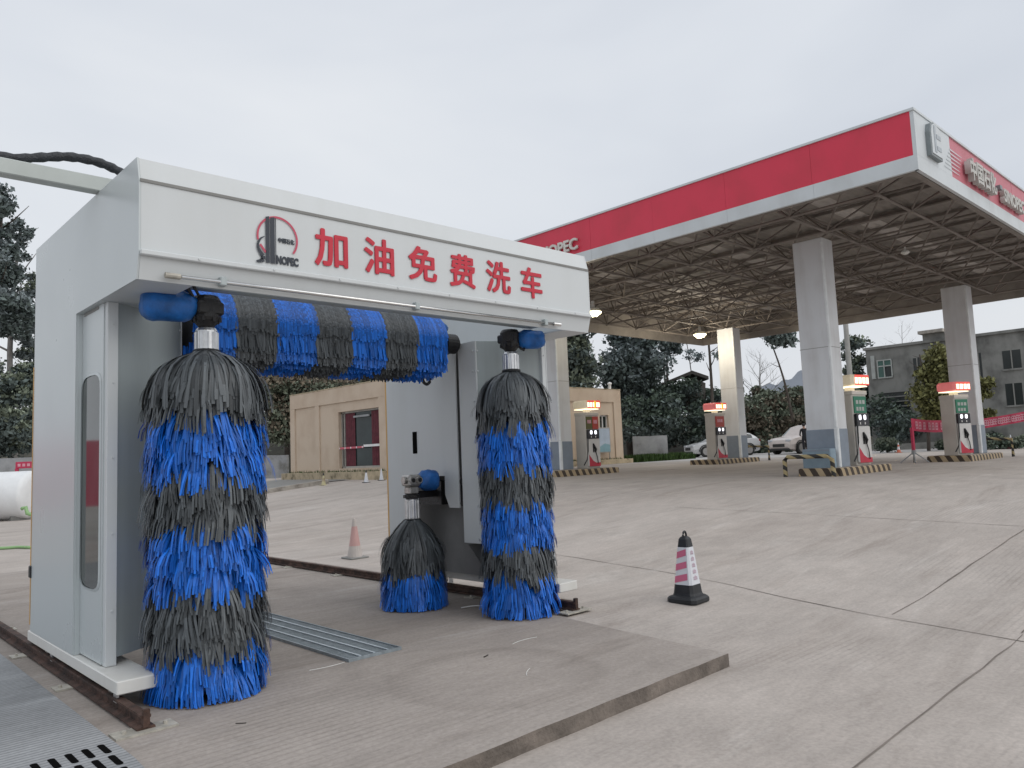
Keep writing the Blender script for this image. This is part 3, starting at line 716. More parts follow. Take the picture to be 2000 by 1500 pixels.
bandsR = [(9, GZ), (1.700, BL), (1.325, GZ), (1.000, BL), (.630, GZ), (.335, BL)]
b2 = hanging_brush(5.0, 5.29, 2.245, bandsR, R=.350, dome=.40, seed=5, zend=.03, flare=.05, tier=.080, per=470, rag=.95).build('side_brush', ['blue', 'grey', 'core'], ga, fix=False)
hub_parts(b2, 4.99, 5.28, 2.255, 2.43, 2.64)
cv = cover_mesh((5.05, 5.24, 2.555), (5.26, 5.10, 2.545), .09).build('motor_cover', 'bluecover', b2, smooth=True); crumple(cv, .018, 12); crumple(cv, .008, 33)
q = MB(); q.tube([(4.92, 5.22, 2.56), (4.87, 5.18, 2.56)], .05, n=12); q.build('shaft_cap', 'black', b2)
q = MB(); q.tube([(5.10, 5.2, 2.47), (5.06, 5.17, 2.44), (5.02, 5.18, 2.46)], .012, n=6); q.build('motor_cable', 'black', b2)
bandsM = [(9, GZ), (.310, BL), (.02, GZ)]
b3 = hanging_brush(4.62, 6.42, .862, bandsM, R=.325, dome=.44, seed=9, zend=.03, flare=.16, decm=1.9, tier=.075, per=450).build('wheel_brush', ['blue', 'grey', 'core'], ga, fix=False)
q = MB(); q.lathe([(.062, .86), (.066, .88), (.066, 1.06), (.06, 1.07)], (4.62, 6.42, 0), 20)
for k in range(12):
    a = 2*PI*k/12; q.tube([(4.62+.067*math.cos(a), 6.42+.067*math.sin(a), .87), (4.62+.067*math.cos(a), 6.42+.067*math.sin(a), 1.05)], .006, n=6)
q.build('hub', 'alu', b3)
q = MB(); q.lathe([(.08, .852), (.085, .86), (.075, .868)], (4.62, 6.42, 0), 20); q.build('collar', 'blackrub', b3)
q = MB(); q.lathe([(.05, 1.07), (.085, 1.075), (.085, 1.105), (.055, 1.11)], (4.62, 6.42, 0), 12); q.build('flange', 'black', b3)
q = MB(); q.box((4.565, 6.365, 1.11), (4.675, 6.475, 1.19), bev=.012); q.box((4.545, 6.345, 1.19), (4.695, 6.495, 1.305), bev=.018)
q.tube([(4.58, 6.35, 1.25), (4.58, 6.325, 1.25)], .035, n=12); q.tube([(4.66, 6.35, 1.25), (4.66, 6.325, 1.25)], .035, n=12); q.tube([(4.545, 6.42, 1.25), (4.52, 6.42, 1.25)], .035, n=12)
q.build('gearbox', 'castalu', b3)
for xv in (4.58, 4.66):
    q = MB(); q.tube([(xv, 6.324, 1.25), (xv, 6.319, 1.25)], .022, n=12); q.build('gearbox_cap', 'black', b3)
cv = cover_mesh((4.70, 6.40, 1.245), (4.90, 6.36, 1.235), .10).build('motor_cover', 'bluecover', b3, smooth=True); crumple(cv, .018, 12); crumple(cv, .008, 33)
q = MB(); q.bar((4.66, 6.46, 1.10), (5.25, 6.55, 1.10), .07, .07); q.box((4.98, 6.40, .98), (5.24, 6.78, 1.22)); q.build('swing_arm', 'black', b3)

# horizontal brush: strips thrown over the shaft, hanging in tiers
random.seed(21)
hb = MB(); HX0, HX1, HY, HZ, HR = 2.20, 4.56, 6.02, 2.545, .325
def hcol(x):
    return (0 if int((HX1-x)/.342) % 2 == 0 else 1)
def hstrip(x, a0, L, r, m, out=0.0):
    pts = []; dx = U(-.02, .02); seg = 10
    for k in range(seg+1):
        tt = k/seg; a = a0 - (L*tt/r)
        rr = r*(1+out*tt)
        y = HY - rr*math.cos(a); z = HZ + rr*math.sin(a)
        if a < .15:   # past the shoulder it hangs straight
            z = HZ + rr*math.sin(.15) - (0.15-a)*r; y = HY - rr*math.cos(.15)
        if a0 < -.3: y = HY - r*math.cos(a0)*(1+out*tt); z = HZ + r*math.sin(a0) - L*tt
        pts.append(Vector((x+dx*tt, y, z)))
    ribbon(hb, pts, Vector((1, 0, U(-.05, .05))), U(.012, .024), m)
for i in range(2300):
    x = U(HX0, HX1); hstrip(x, U(1.72, 2.0), .61+.05*mnoise.noise(Vector((x*4, 0, 0)))+.03*mnoise.noise(Vector((x*15, 5, 0)))+U(-.02, .02), HR*(1.02+.02*mnoise.noise(Vector((x*9, 3, 0)))+U(-.005, .005)), hcol(x + .012*mnoise.noise(Vector((x*30, 9, 0)))))
for tier, (a0, L, rr) in enumerate([(.45, .22, .97), (.15, .22, .95), (-.18, .20, .93)]):
    for i in range(1500):
        x = U(HX0, HX1); a = a0+U(-.08, .08)
        hstrip(x, a, L*U(.85, 1.1), HR*rr*U(.94, 1.03), hcol(x + U(-.015, .015)))
for zt, yo in ((-.05, .30), (-.10, .27), (-.15, .20), (-.17, .08), (-.17, -.08), (-.15, -.2), (-.06, -.28), (.05, -.32)):
    for i in range(900):
        x = U(HX0, HX1); L = U(.13, .165); yb = HY-yo*U(.92, 1.05); z0 = HZ+zt+U(-.02, .02)
        pts = [Vector((x+U(-.006, .006), yb-.02*math.copysign(1, yo)*k/3, z0-L*k/3)) for k in range(4)]
        ribbon(hb, pts, Vector((1, U(-.3, .3), 0)), U(.014, .026), hcol(x))
# back half of the drape
for i in range(700):
    x = U(HX0, HX1); pts = []; L = U(.4, .5); a0 = U(1.4, 2.2)
    for k in range(6):
        a = a0 + L*k/5/HR; pts.append(Vector((x, HY-HR*math.cos(a), HZ+HR*math.sin(a))))
    ribbon(hb, pts, Vector((1, 0, 0)), U(.016, .028), hcol(x))
rings = [[(x, HY-.235*math.cos(2*PI*k/16), HZ+.235*math.sin(2*PI*k/16)) for k in range(16)] for x in (HX0+.03, HX1-.03)]
hb.loft(rings, 2)
hb = hb.build('top_brush', ['blue', 'grey', 'core'], ga, fix=False)
q = MB(); q.tube([(HX1-.02, HY, HZ+.03), (HX1+.19, HY, HZ+.03)], .04, n=14); q.tube([(HX1+.19, HY-.02, HZ+.05), (HX1+.33, HY-.02, HZ+.05)], .10, n=20); q.tube([(HX1+.33, HY-.02, HZ+.05), (HX1+.36, HY-.02, HZ+.05)], .07, n=18); q.box((HX1+.20, HY, HZ-.05), (HX1+.32, HY+.16, HZ+.14), bev=.02); q.build('gearbox', 'black', hb)
cv = cover_mesh((HX1+.26, HY+.05, HZ+.19), (HX1+.04, HY-.02, HZ+.26), .075).build('motor_cover', 'bluecover', hb, smooth=True); crumple(cv, .02, 9)
q = MB(); q.tube([(HX1-.05+.05*math.cos(a), HY-.05, HZ-.30+.07*math.sin(a)) for a in [PI+PI*k/10 for k in range(11)]], .016, n=8); q.build('hose_loop', 'black', hb)
q = MB(); q.tube([(HX0-.02, HY, HZ), (HX0-.10, HY, HZ)], .08, n=16); q.build('shaft_end', 'black', hb)

# ------------------------------------------------------------------ supply beam and hose on top of the gantry
m = MB(); m.box((-3.2, 5.60, 3.36), (GR-.3, 5.70, 3.462), bev=.006)
tag(m.build('supply_beam', 'tube'), 'pale grey square beam lying across the top of the car wash gantry', 'beam')
m = MB()
hp = [(.80, 5.66, 3.482), (1.02, 5.66, 3.49), (1.18, 5.66, 3.535), (1.33, 5.66, 3.575), (1.48, 5.65, 3.58), (1.60, 5.63, 3.55), (1.70, 5.60, 3.49), (1.79, 5.57, 3.385)]
def smooth_path(P, k=5):
    P = [Vector(p) for p in P]; out = []
    for i in range(len(P)-1):
        a, b, c, d = P[max(i-1, 0)], P[i], P[i+1], P[min(i+2, len(P)-1)]
        for q in range(k):
            u = q/k; out.append(.5*((2*b)+(c-a)*u+(2*a-5*b+4*c-d)*u*u+(3*b-a-3*c+d)*u**3))
    return out+[P[-1]]
hp = smooth_path(hp); m.tube(hp, [.031+.0035*math.sin(k*2.1) for k in range(len(hp))], n=12)
tag(m.build('supply_hose', 'cable', smooth=True), 'black corrugated hose arching over the pale supply beam', 'hose')

# ------------------------------------------------------------------ rails
def rail(x, y0, y1, label):
    t_ = thing('steel_rail', label, 'rail', (0, 0, 0), 0, 'rails the gantry runs on')
    m = MB(); pl = [(x-.05, .018), (x+.05, .018), (x+.05, .028), (x+.010, .036), (x+.010, .072), (x+.026, .080), (x+.026, .094), (x-.026, .094), (x-.026, .080), (x-.010, .072), (x-.010, .036), (x-.05, .028)]
    m.prism(pl, 'Y', y0, y1); m.build('rail_profile', 'rust', t_)
    for k in range(8):
        yy_ = y0+.02+k*1.35
        if yy_ > y1: break
        wd = .15 if k else .17
        q = MB(); q.box((x-wd, yy_-.07, .0065), (x+wd*.95, yy_+.07, .0172))
        for dx in (-.11, .11): q.tube([(x+dx, yy_, .017), (x+dx, yy_, .034)], .012, n=6)
        q.build('base_plate', 'plate', t_)
    q = MB(); q.box((x-.018, y0-.008, .03), (x+.018, y0+.02, .125)); q.build('end_stop', 'rust', t_)
    return t_
rail(1.53, 4.70, 15.0, 'rusty rail under the tower with the long window, near left of the pad')
rail(5.36, 4.93, 15.0, 'rusty rail under the tower behind the small wheel brush')

# ------------------------------------------------------------------ drain cover and grate
dc = thing('drain_cover', 'grey ribbed drain cover with rows of dark slots at the lower left corner', 'drain cover', (0, 0, 0))
m = MB(); pl = [(-2.4, 3.1), (1.27, 3.1), (1.345, 4.3), (1.35, 7.6), (1.30, 14), (-2.4, 14)]
m.loft([[(x, y, .0075) for x, y in pl], [(x, y, .016) for x, y in pl]]); m.build('cover_slab', 'cover', dc)
for r_ in range(3):
    for k in range(10):
        x = 1.275-k*.078-.008*r_; y = 4.555-r_*.215-.006*k
        m = MB(); hw, hl = .017, .085
        pts = [(x+hw*math.cos(a), y+(hl-hw)*(1 if math.sin(a) >= 0 else -1)+hw*math.sin(a)) for a in [2*PI*q/16+.001 for q in range(16)]]
        m.loft([[(px_, py_, .0163) for px_, py_ in pts], [(px_, py_, .0180) for px_, py_ in pts]]); m.build('slot', 'dark', dc)
gt = thing('floor_grate', 'galvanised steel floor grate set in the concrete between the rails', 'grate', (0, 0, 0))
GX0, GX1, GY0, GY1 = 3.06, 3.50, 5.08, 11.0
m = MB(); m.quad((GX0, GY0, .0095), (GX1, GY0, .0095), (GX1, GY1, .0095), (GX0, GY1, .0095)); m.build('pit', 'pit', gt, fix=False)
m = MB()
y = GY0
while y < GY1:
    m.box((GX0+.01, y, .010), (GX1-.01, y+.007, .026)); y += .034
m.build('cross_bars', 'galv', gt)
for x in (GX0+.10, GX0+.22, GX0+.34):
    m = MB(); m.box((x-.008, GY0+.008, .0265), (x+.008, GY1-.01, .031)); m.build('bearing_bar', 'galvlight', gt)
m = MB(); m.box((GX0-.012, GY0-.012, .0066), (GX1+.012, GY0, .029)); m.box((GX0-.012, GY0, .0066), (GX0, GY1, .029)); m.box((GX1, GY0, .0066), (GX1+.012, GY1, .029)); m.build('frame', 'galv', gt)

# scraps on the pad
def scrap(pts, r, label, mt='straw', name='plastic_strip'):
    m = MB(); m.tube([(x, y, top+r+.001+z) for x, y, z in pts], r, n=6); return tag(m.build(name, mt), label, 'scrap')
def curve(x, y, ang, L, bend, n=10, lift=0.0):
    pts = []; a = ang
    for k in range(n+1): pts.append((x, y, lift*math.sin(PI*k/n))); x += L/n*math.cos(a); y += L/n*math.sin(a); a += bend/n
    return pts
scrap(curve(4.15, 4.50, .35, .28, -.7), .0022, 'thin white plastic strip lying on the pad near its far right corner')
scrap(curve(3.62, 3.80, .9, .17, -.5), .0022, 'short white plastic strip on the pad near its front edge')
scrap(curve(2.75, 5.1, -.25, .28, .5), .0022, 'thin white plastic strip beside the near end of the floor grate')
scrap(curve(4.83, 5.95, -1.3, .30, 1.5, lift=.02), .005, 'curled white plastic strip between the wheel brush and the right brush')
scrap(curve(1.92, 4.42, -.9, .06, .3), .0025, 'dark twig on the pad in front of the left brush', 'twig', 'twig')
scrap(curve(3.75, 4.38, .2, .06, .3), .004, 'small dark twig in the middle of the pad', 'twig', 'twig')
random.seed(77)

# ------------------------------------------------------------------ cones
def square_cone(loc, rz, label, H=.70):
    t_ = thing('traffic_cone', label, 'traffic cone', loc, rz)
    def sq(h, z, ch=.12):
        c = h*ch*2; return [(-h+c,-h,z),(h-c,-h,z),(h,-h+c,z),(h,h-c,z),(h-c,h,z),(-h+c,h,z),(-h,h-c,z),(-h,-h+c,z)]
    m = MB(); m.loft([sq(.155, .0), sq(.160, .01), sq(.160, .04), sq(.145, .058), sq(.115, .07), sq(.108, .09), sq(.098, .17)]); m.build('base', 'blackrub', t_)
    m = MB(); m.loft([sq(.0965, .1705), sq(.0595, .525)], 0, False, False); sl = m.build('sleeve', 'conewhite', t_)
    def hw(z): return .0965+(.0595-.0965)*(z-.1705)/(.525-.1705)+.0015
    for zc in (.200, .315, .430):
        s_ = MB(); pts = []
        for u, dz in ((.86, -.015), (-.62, .020), (-.62, .080), (.86, .048)):
            z = zc+dz; h = hw(z); pts.append((-h-.0008, u*h, z))
        s_.quad(*pts); s_.build('stripe', 'conepink', sl)
    s_ = MB()
    for k in range(5):
        z = .215+k*.060
        for a, b, c, d in ((-.35, .35, 0, .010), (-.35, .35, .022, .03), (-.1, .1, .0, .04), (-.35, -.22, .0, .03), (.22, .35, .0, .03)):
            s_.quad((a*hw(z+c), -hw(z+c)-.001, z+c), (b*hw(z+c), -hw(z+c)-.001, z+c), (b*hw(z+d), -hw(z+d)-.001, z+d), (a*hw(z+d), -hw(z+d)-.001, z+d))
    s_.build('sleeve_marks', 'conetext', sl, fix=False)
    m = MB(); m.loft([sq(.0585, .5255), sq(.048, .60), sq(.036, .618), sq(.02, .628)])
    m.build('top_cap', 'blackrub', t_)
    m = MB(); m.tube([(.030*math.cos(a), 0, .628+.045*math.sin(a)) for a in [PI*k/10 for k in range(11)]], .010, n=8); m.build('handle_loop', 'blackrub', t_)
    return t_
square_cone((6.47, 4.47, gh(6.47, 4.47)), math.radians(4), 'black square cone with pink and white striped sleeve standing alone in the yard')
def round_cone(loc, h, mats, label, group=None, name='traffic_cone', base='blackrub'):
    t_ = thing(name, label, 'traffic cone', loc, 0, group); s = h/.7
    m = MB(); b = .18*s; m.box((-b, -b, 0), (b, b, .03*s), bev=.01*s); m.build('base', base, t_)
    zs = [.03, .22, .42, .56, .70]; rs = [.135, .10, .068, .048, .026]
    for k in range(4):
        m = MB(); m.lathe([(rs[k]*s, zs[k]*s), (rs[k+1]*s, zs[k+1]*s)], (0, 0, 0), 16); m.build('cone_band', mats[k], t_)
    return t_
round_cone((6.40, 10.40, gh(6.4, 10.4)), .60, ['conefade', 'conered', 'conered', 'conefade'], 'faded red and white cone behind the gantry beyond the far rail', base='seam')
round_cone((14.95, 26.4, gh(14.95, 26.4)), .46, ['coneyellow', 'plinth', 'coneyellow', 'blackrub'], 'small pale yellow cone leftmost before the beige building', base='coneyellow')
round_cone((15.75, 24.7, gh(15.75, 24.7)), .46, ['conewhite', 'conewhite', 'conewhite', 'blackrub'], 'small white cone with black foot below the curtained window', 'small white cones by the beige building')
round_cone((16.55, 24.9, gh(16.55, 24.9)), .44, ['conewhite', 'conewhite', 'conewhite', 'conewhite'], 'small white cone with white tip nearest the gantry tower', 'small white cones by the beige building')

# ------------------------------------------------------------------ fuel station canopy
CX0, CX1, CY0, CY1, CZ = 15.67, 33.72, 5.01, 21.5, 6.60
CT = 7.78
cn = thing('forecourt_canopy', 'large petrol station canopy with red fascia on four square columns', 'canopy', (0, 0, 0))
def fascia(name, p0, p1, z0, z1, m, th=.08, off=0.0, par=cn):
    q = MB(); p0 = Vector((*p0, 0)); p1 = Vector((*p1, 0)); d = (p1-p0).normalized(); nrm = Vector((-d.y, d.x, 0))
    a = p0+nrm*off; b = p1+nrm*off
    q.loft([[a+Vector((0,0,z0)), a+nrm*th+Vector((0,0,z0)), a+nrm*th+Vector((0,0,z1)), a+Vector((0,0,z1))], [b+Vector((0,0,z0)), b+nrm*th+Vector((0,0,z0)), b+nrm*th+Vector((0,0,z1)), b+Vector((0,0,z1))]])
    return q.build(name, m, par)
zr = CZ+.30
# panels: left face (x = CX0), right face (y = CY0), two far faces
def panels(fixed, a0, a1, axis, z0, z1, m, name, n, outw):
    o_ = None; q = MB()
    for k in range(n):
        u0 = a0+(a1-a0)*k/n+.002; u1 = a0+(a1-a0)*(k+1)/n-.002; jj = U(-.002, .002)
        if axis == 'Y': q.box((fixed+jj, u0, z0), (fixed+.07*outw, u1, z1))
        else: q.box((u0, fixed+jj, z0), (u1, fixed+.07*outw, z1))
    return q.build(name, m, cn)
panels(CX0, CY0+.02, CY1, 'Y', zr+.004, CT, 'red', 'red_fascia', 8, 1)
panels(CX0-.01, CY0-.012, CY1, 'Y', CZ, zr, 'fasciawhite', 'white_fascia', 8, 1)
q = MB(); q.box((CX0+.0, CY0-.012, zr+.004), (CX0+2.0, CY0+.06, CT)); q.build('white_corner_panel', 'fasciawhite', cn)
panels(CY0, CX0+2.012, CX1, 'X', zr+.004, CT, 'redside', 'red_fascia', 7, 1)
panels(CY0-.012, CX0-.008, CX1, 'X', CZ, zr, 'fasciawhite', 'white_fascia', 8, 1)
panels(CX1, CY0, CY1, 'Y', CZ, CT, 'roofsheet', 'far_fascia', 6, -1); panels(CY1, CX0, CX1, 'X', CZ, CT, 'roofsheet', 'far_fascia', 6, -1)
q = MB(); q.box((CX0-.03, CY0-.03, CT), (CX0+.12, CY1, CT+.05)); q.box((CX0+.12, CY0-.03, CT), (CX1, CY0+.12, CT+.05)); q.build('edge_flashing', 'fasciawhite', cn)
# diagonal white flash bars at the start of the red side
q = MB()
for k in range(6):
    z = zr+.12+k*.09; xe = CX0+2.15+.05*k
    q.poly([(CX0+1.55+.08*k, CY0-.0205, z), (xe+.22, CY0-.0205, z), (xe+.36, CY0-.0205, z+.012), (CX0+1.55+.08*k, CY0-.0205, z+.03)])
q.build('flash_bars', 'fasciawhite', cn)
# raised grey sign block on the corner
q = MB(); pl = [(CX0+.55, zr+.10), (CX0+1.18, zr+.10), (CX0+1.18, CT-.12), (CX0+.78, CT-.06), (CX0+.62, CT-.12), (CX0+.55, CT-.3)]
q.prism(pl, 'Y', CY0-.10, CY0-.013); sg = q.build('corner_sign', 'signedge', cn)
q = MB(); pl = [(CX0+.60, zr+.15), (CX0+1.16, zr+.15), (CX0+1.16, CT-.15), (CX0+.80, CT-.09), (CX0+.66, CT-.15), (CX0+.60, CT-.3)]
q.prism(pl, 'Y', CY0-.112, CY0-.101); q.build('sign_face', 'fasciawhite', sg)
q = MB()
q.prism([(CX0+.74, zr+.20), (CX0+.84, zr+.20), (CX0+.84, CT-.12), (CX0+.74, CT-.14)], 'Y', CY0-.12, CY0-.1125)
for zz in (zr+.26, zr+.5): q.prism([(CX0+.87, zz), (CX0+1.10, zz), (CX0+1.10, zz+.09), (CX0+.87, zz+.09)], 'Y', CY0-.12, CY0-.1125)
q.build('sign_mark', 'signgrey', sg)
text_obj('side_lettering', '中国石化', .52, lambda x, y, z: (CX0+2.75+x, CY0-.10-z, zr+.15+y), 'lettergrey', cn, .06, .012, 'LEFT', .92)
text_obj('side_lettering', 'SINOPEC', .44, lambda x, y, z: (CX0+5.35+x, CY0-.08-z, zr+.13+y), 'lettergrey', cn, .05, .014, 'LEFT')
q = MB(); q.prism([(CX0+5.06, zr+.36), (CX0+5.24, zr+.36), (CX0+5.24, zr+.46), (CX0+5.06, zr+.46)], 'Y', CY0-.13, CY0-.03); q.build('lettering_dash', 'signedge', cn)
LY = 13.68
text_obj('front_lettering', 'SINOPEC', .43, lambda x, y, z: (CX0-.06-z, LY-x, zr+.12+y), 'letterwhite', cn, .03, .012, 'RIGHT', 1.0)
# columns
for k, (x, y) in enumerate(((19.50, 8.95), (29.90, 8.70), (30.65, 18.2), (19.62, 18.55))):
    z0 = gh(x, y)+.185; hx, hy = .30, .40
    q = MB(); q.box((x-hx, y-hy, z0), (x+hx, y+hy, 6.72), bev=.02); c_ = q.build('column', 'column', cn)
    q = MB(); q.box((x-hx-.012, y-hy-.012, z0), (x+hx+.012, y+hy+.012, z0+.98), bev=.02); q.build('column_band', 'colgrey', c_)
    q = MB(); q.box((x-hx-.035, y-hy-.035, z0), (x-hx+.07, y-hy+.07, z0+1.0), bev=.02); q.box((x-hx-.012, y-hy-.012, z0+1.0), (x-hx+.06, y-hy+.06, 6.6), bev=.02); q.build('corner_trim', 'trim', c_)
    q = MB(); q.box((x-hx-.005, y-hy-.005, z0+3.05), (x+hx+.005, y+hy+.005, z0+3.062)); q.build('panel_seam', 'seam', c_)
# space frame
nxm, nym = 9, 8
dx, dy = (CX1-CX0-.5)/nxm, (CY1-CY0-.5)/nym
lo_z, hi_z = 6.72, 7.58
q = MB()
for i in range(nxm):
    x = CX0+.25+dx*(i+.5); q.tube([(x, CY0+.25+dy*.5, lo_z), (x, CY1-.25-dy*.5, lo_z)], .034, n=6)
for j_ in range(nym):
    y = CY0+.25+dy*(j_+.5); q.tube([(CX0+.25+dx*.5, y, lo_z), (CX1-.25-dx*.5, y, lo_z)], .034, n=6)
q.build('lower_chords', 'truss', cn)
q = MB()
for i in range(nxm+1):
    x = CX0+.25+dx*i; q.tube([(x, CY0+.25, hi_z), (x, CY1-.25, hi_z)], .032, n=6)
for j_ in range(nym+1):
    y = CY0+.25+dy*j_; q.tube([(CX0+.25, y, hi_z), (CX1-.25, y, hi_z)], .032, n=6)
q.build('upper_chords', 'truss', cn)
q = MB()
for i in range(nxm):
    for j_ in range(nym):
        c_ = (CX0+.25+dx*(i+.5), CY0+.25+dy*(j_+.5), lo_z)
        for a in (0, 1):
            for b in (0, 1): q.tube([c_, (CX0+.25+dx*(i+a), CY0+.25+dy*(j_+b), hi_z)], .026, n=5, caps=False)
q.build('web_members', 'truss', cn)
q = MB()
for i in range(nxm):
    for j_ in range(nym):
        c_ = (CX0+.25+dx*(i+.5), CY0+.25+dy*(j_+.5), lo_z); q.lathe([(.0, -.07), (.06, -.04), (.075, 0), (.06, .04), (0, .07)], c_, 8)
q.build('node_balls', 'truss', cn)
# corrugated roof sheet with translucent strips, and purlins
q = MB(); ny_ = 120
for k in range(ny_):
    y0 = CY0+.08+(CY1-CY0-.16)*k/ny_; y1 = CY0+.08+(CY1-CY0-.16)*(k+1)/ny_
    za, zb = (7.70, 7.735) if k % 2 else (7.735, 7.70)
    sky_ = (k//4) in (6, 14, 22)
    q.quad((CX0+.08, y0, za), (CX1-.08, y0, za), (CX1-.08, y1, zb), (CX0+.08, y1, zb), 1 if sky_ else 0)
q.build('roof_sheet', ['roofsheet', 'skylight'], cn, fix=False)
q = MB(); q.box((CX0+.09, CY0+.09, 7.745), (CX1-.09, CY1-.09, 7.76)); q.build('roof_top', 'fasciawhite', cn)
q = MB()
for k in range(13):
    x = CX0+.4+(CX1-CX0-.8)*k/12; q.box((x-.03, CY0+.1, 7.615), (x+.03, CY1-.1, 7.695))
q.build('purlins', 'truss', cn)
q = MB(); q.box((CX0+.075, CY0+.075, CZ-.002), (CX0+.20, CY1-.075, CZ+.03)); q.box((CX0+.2, CY0+.075, CZ-.002), (CX1-.075, CY0+.2, CZ+.03)); q.build('gutter', 'truss', cn)

def canopy_lamp(loc, lit, label):
    t_ = thing('canopy_lamp', label, 'lamp', loc, 0, 'round lamps under the canopy'); t_.scale = (1.25,)*3 if lit else (.5,)*3
    m = MB(); m.lathe([(.04, .30), (.05, .12), (.16, .09), (.20, .0), (.18, .0)], (0, 0, 0), 18); m.build('lamp_housing', 'lampoff', t_)
    m = MB(); m.lathe([(.0, -.12), (.11, -.10), (.20, -.035), (.215, .0), (.0, .005)], (0, 0, 0), 18); m.build('lamp_glass', 'lamp' if lit else 'lampoff', t_)
    return t_
lamps = [((28.6, 18.35, 6.33), True, 'lit round lamp under the canopy beside the far brightly lit column'),
         ((19.15, 16.25, 6.02), True, 'lit round lamp just past the right end of the car wash hood'),
         ((21.3, 7.3, 6.35), False, 'small unlit round lamp under the canopy near its front corner')]
for lc, lit, lb in lamps:
    canopy_lamp(lc, lit, lb)
    if lit:
        L = bpy.data.lights.new('canopy_lamp_light', 'POINT'); L.energy = 190 if lc[0] > 25 else 45; L.color = (1.0, .89, .70); L.shadow_soft_size = .2
        lo_ = bpy.data.objects.new('canopy_lamp_light', L); col.objects.link(lo_); lo_.location = (lc[0], lc[1], lc[2]-.35)

# ------------------------------------------------------------------ islands, pumps
def island(x0, x1, y0, y1, label):
    z = gh((x0+x1)/2, (y0+y1)/2)
    m = MB(); m.box((x0, y0, z-.15), (x1, y1, z+.19), bev=.03); m.box((x0+.08, y0+.08, z+.19), (x1-.08, y1-.08, z+.196))
    m.m = [0]*(len(m.m)-6)+[1]*6
    return tag(m.build('pump_island', ['island', 'islandtop']), label, 'kerb island', 'striped pump islands')
island(18.60, 21.7, 8.25, 9.35, 'striped kerb island under the pump with green panel at the front column')
island(27.25, 30.7, 7.95, 9.25, 'striped kerb island below the rightmost pump and column')
island(27.9, 31.3, 17.45, 18.8, 'striped kerb island under the pump with a single red panel')
island(18.4, 21.55, 17.45, 19.0, 'striped kerb island under the pump with olive and red panels')
def fuel_pump(loc, rz, kind, label):
    t_ = thing('fuel_pump', label, 'fuel pump', loc, rz, 'fuel pumps under the canopy')
    W, D = .64, .56
    m = MB(); m.box((-W/2+.0, -D/2+.03, 0), (W/2, D/2, 1.94), bev=.02); m.box((-W/2-.01, -D/2, 1.84), (W/2+.01, D/2+.01, 1.95), bev=.01); bd = m.build('cabinet', 'pump', t_)
    m = MB(); m.box((-W/2+.02, -D/2-.04, .06), (W/2-.02, -D/2+.029, 1.02), bev=.03); m.build('front_panel', 'pumpgrey', t_)
    m = MB(); y = -D/2-.0435
    pts = [(-W/2+.05, .07), (W/2-.05, .07), (W/2-.05, .20), (.06, .19), (-.08, .26), (-W/2+.05, .48)]
    m.poly([(a, y, b) for a, b in pts]); m.build('red_swoosh', 'pumpred', t_, fix=False)
    m = MB(); m.box((-W/2+.03, -D/2-.025, 1.025), (W/2-.03, -D/2+.028, 1.34), bev=.01); sc = m.build('screen_panel', 'screen', t_)
    for s in (-1, 1):
        m = MB(); cx_ = s*.105; 
        m.poly([(cx_+.058*math.copysign(abs(math.cos(a))**.6, math.cos(a)), -D/2-.0275, 1.245+.068*math.copysign(abs(math.sin(a))**.6, math.sin(a))) for a in [2*PI*k/20 for k in range(20)]]); m.build('display', 'lit', sc, fix=False)
        m = MB(); m.box((cx_-.025, -D/2-.03, 1.06), (cx_+.015, -D/2-.0255, 1.12)); m.build('key_label', 'pumpgrey', sc)
    def panel(x0, x1, mt, marks):
        m = MB(); m.box((x0, -D/2+.005, 1.36), (x1, -D/2+.0295, 1.80)); pn = m.build('price_panel', mt, t_)
        m = MB()
        for z0_, z1_, a, b in marks:
            w_ = x1-x0; n_ = 3
            for k in range(n_):
                m.box((x0+w_*(a+(b-a)*k/n_), -D/2+.001, z0_), (x0+w_*(a+(b-a)*(k+.72)/n_), -D/2+.0045, z1_))
        m.build('panel_marks', 'bannertext' if mt != 'pumpgreen' else 'oldframe', pn)
    if kind in ('green', 'green2'): panel(-W/2+.05, W/2-.06, 'pumpgreen', [(1.60, 1.70, .15, .95), (1.42, 1.52, .15, .85)])
    elif kind == 'red': panel(-W/2+.06, W/2-.08, 'panelorange', [(1.55, 1.68, .2, .85)])
    else:
        panel(-W/2+.03, -.005, 'panelolive', [(1.56, 1.68, .2, .85)]); panel(.005, W/2-.03, 'panelorange', [(1.55, 1.68, .2, .85)])
    m = MB(); m.tube([(-W/2+.03, -D/2-.05, 1.34), (-W/2+.0, -D/2-.07, 1.0), (-W/2-.03, -D/2-.08, .6), (-W/2-.09, -D/2-.07, .3), (-W/2-.22, -D/2-.05, .12)], .02, n=8); m.build('hose', 'blackrub', t_)
    m = MB(); m.tube([(-.06, -D/2-.06, .86), (-.03, -D/2-.09, .74), (.03, -D/2-.08, .66), (.03, -D/2-.06, .55)], [.02, .035, .04, .02], n=8); m.box((-.075, -D/2-.055, .55), (-.02, -D/2-.042, .84)); m.tube([(.03, -D/2-.06, .6), (.08, -D/2-.08, .4), (.14, -D/2-.06, .16)], .014, n=6); m.build('nozzle', 'black', t_)
    m = MB(); m.box((-.09, -.09, 1.95), (.09, .09, 2.07)); m.build('sign_post', 'pump', t_)
    m = MB(); m.box((-W/2-.05, -D/2-.06, 2.07), (W/2+.05, D/2+.06, 2.37), bev=.06); sg_ = m.build('sign_box', 'litcream' if kind in ('green', 'both') else 'litpink', t_)
    m = MB(); m.box((-W/2+.06, -D/2-.070, 2.09), (W/2+.04, -D/2-.0605, 2.36), bev=.02); m.build('sign_front', 'litred', sg_)
    m = MB()
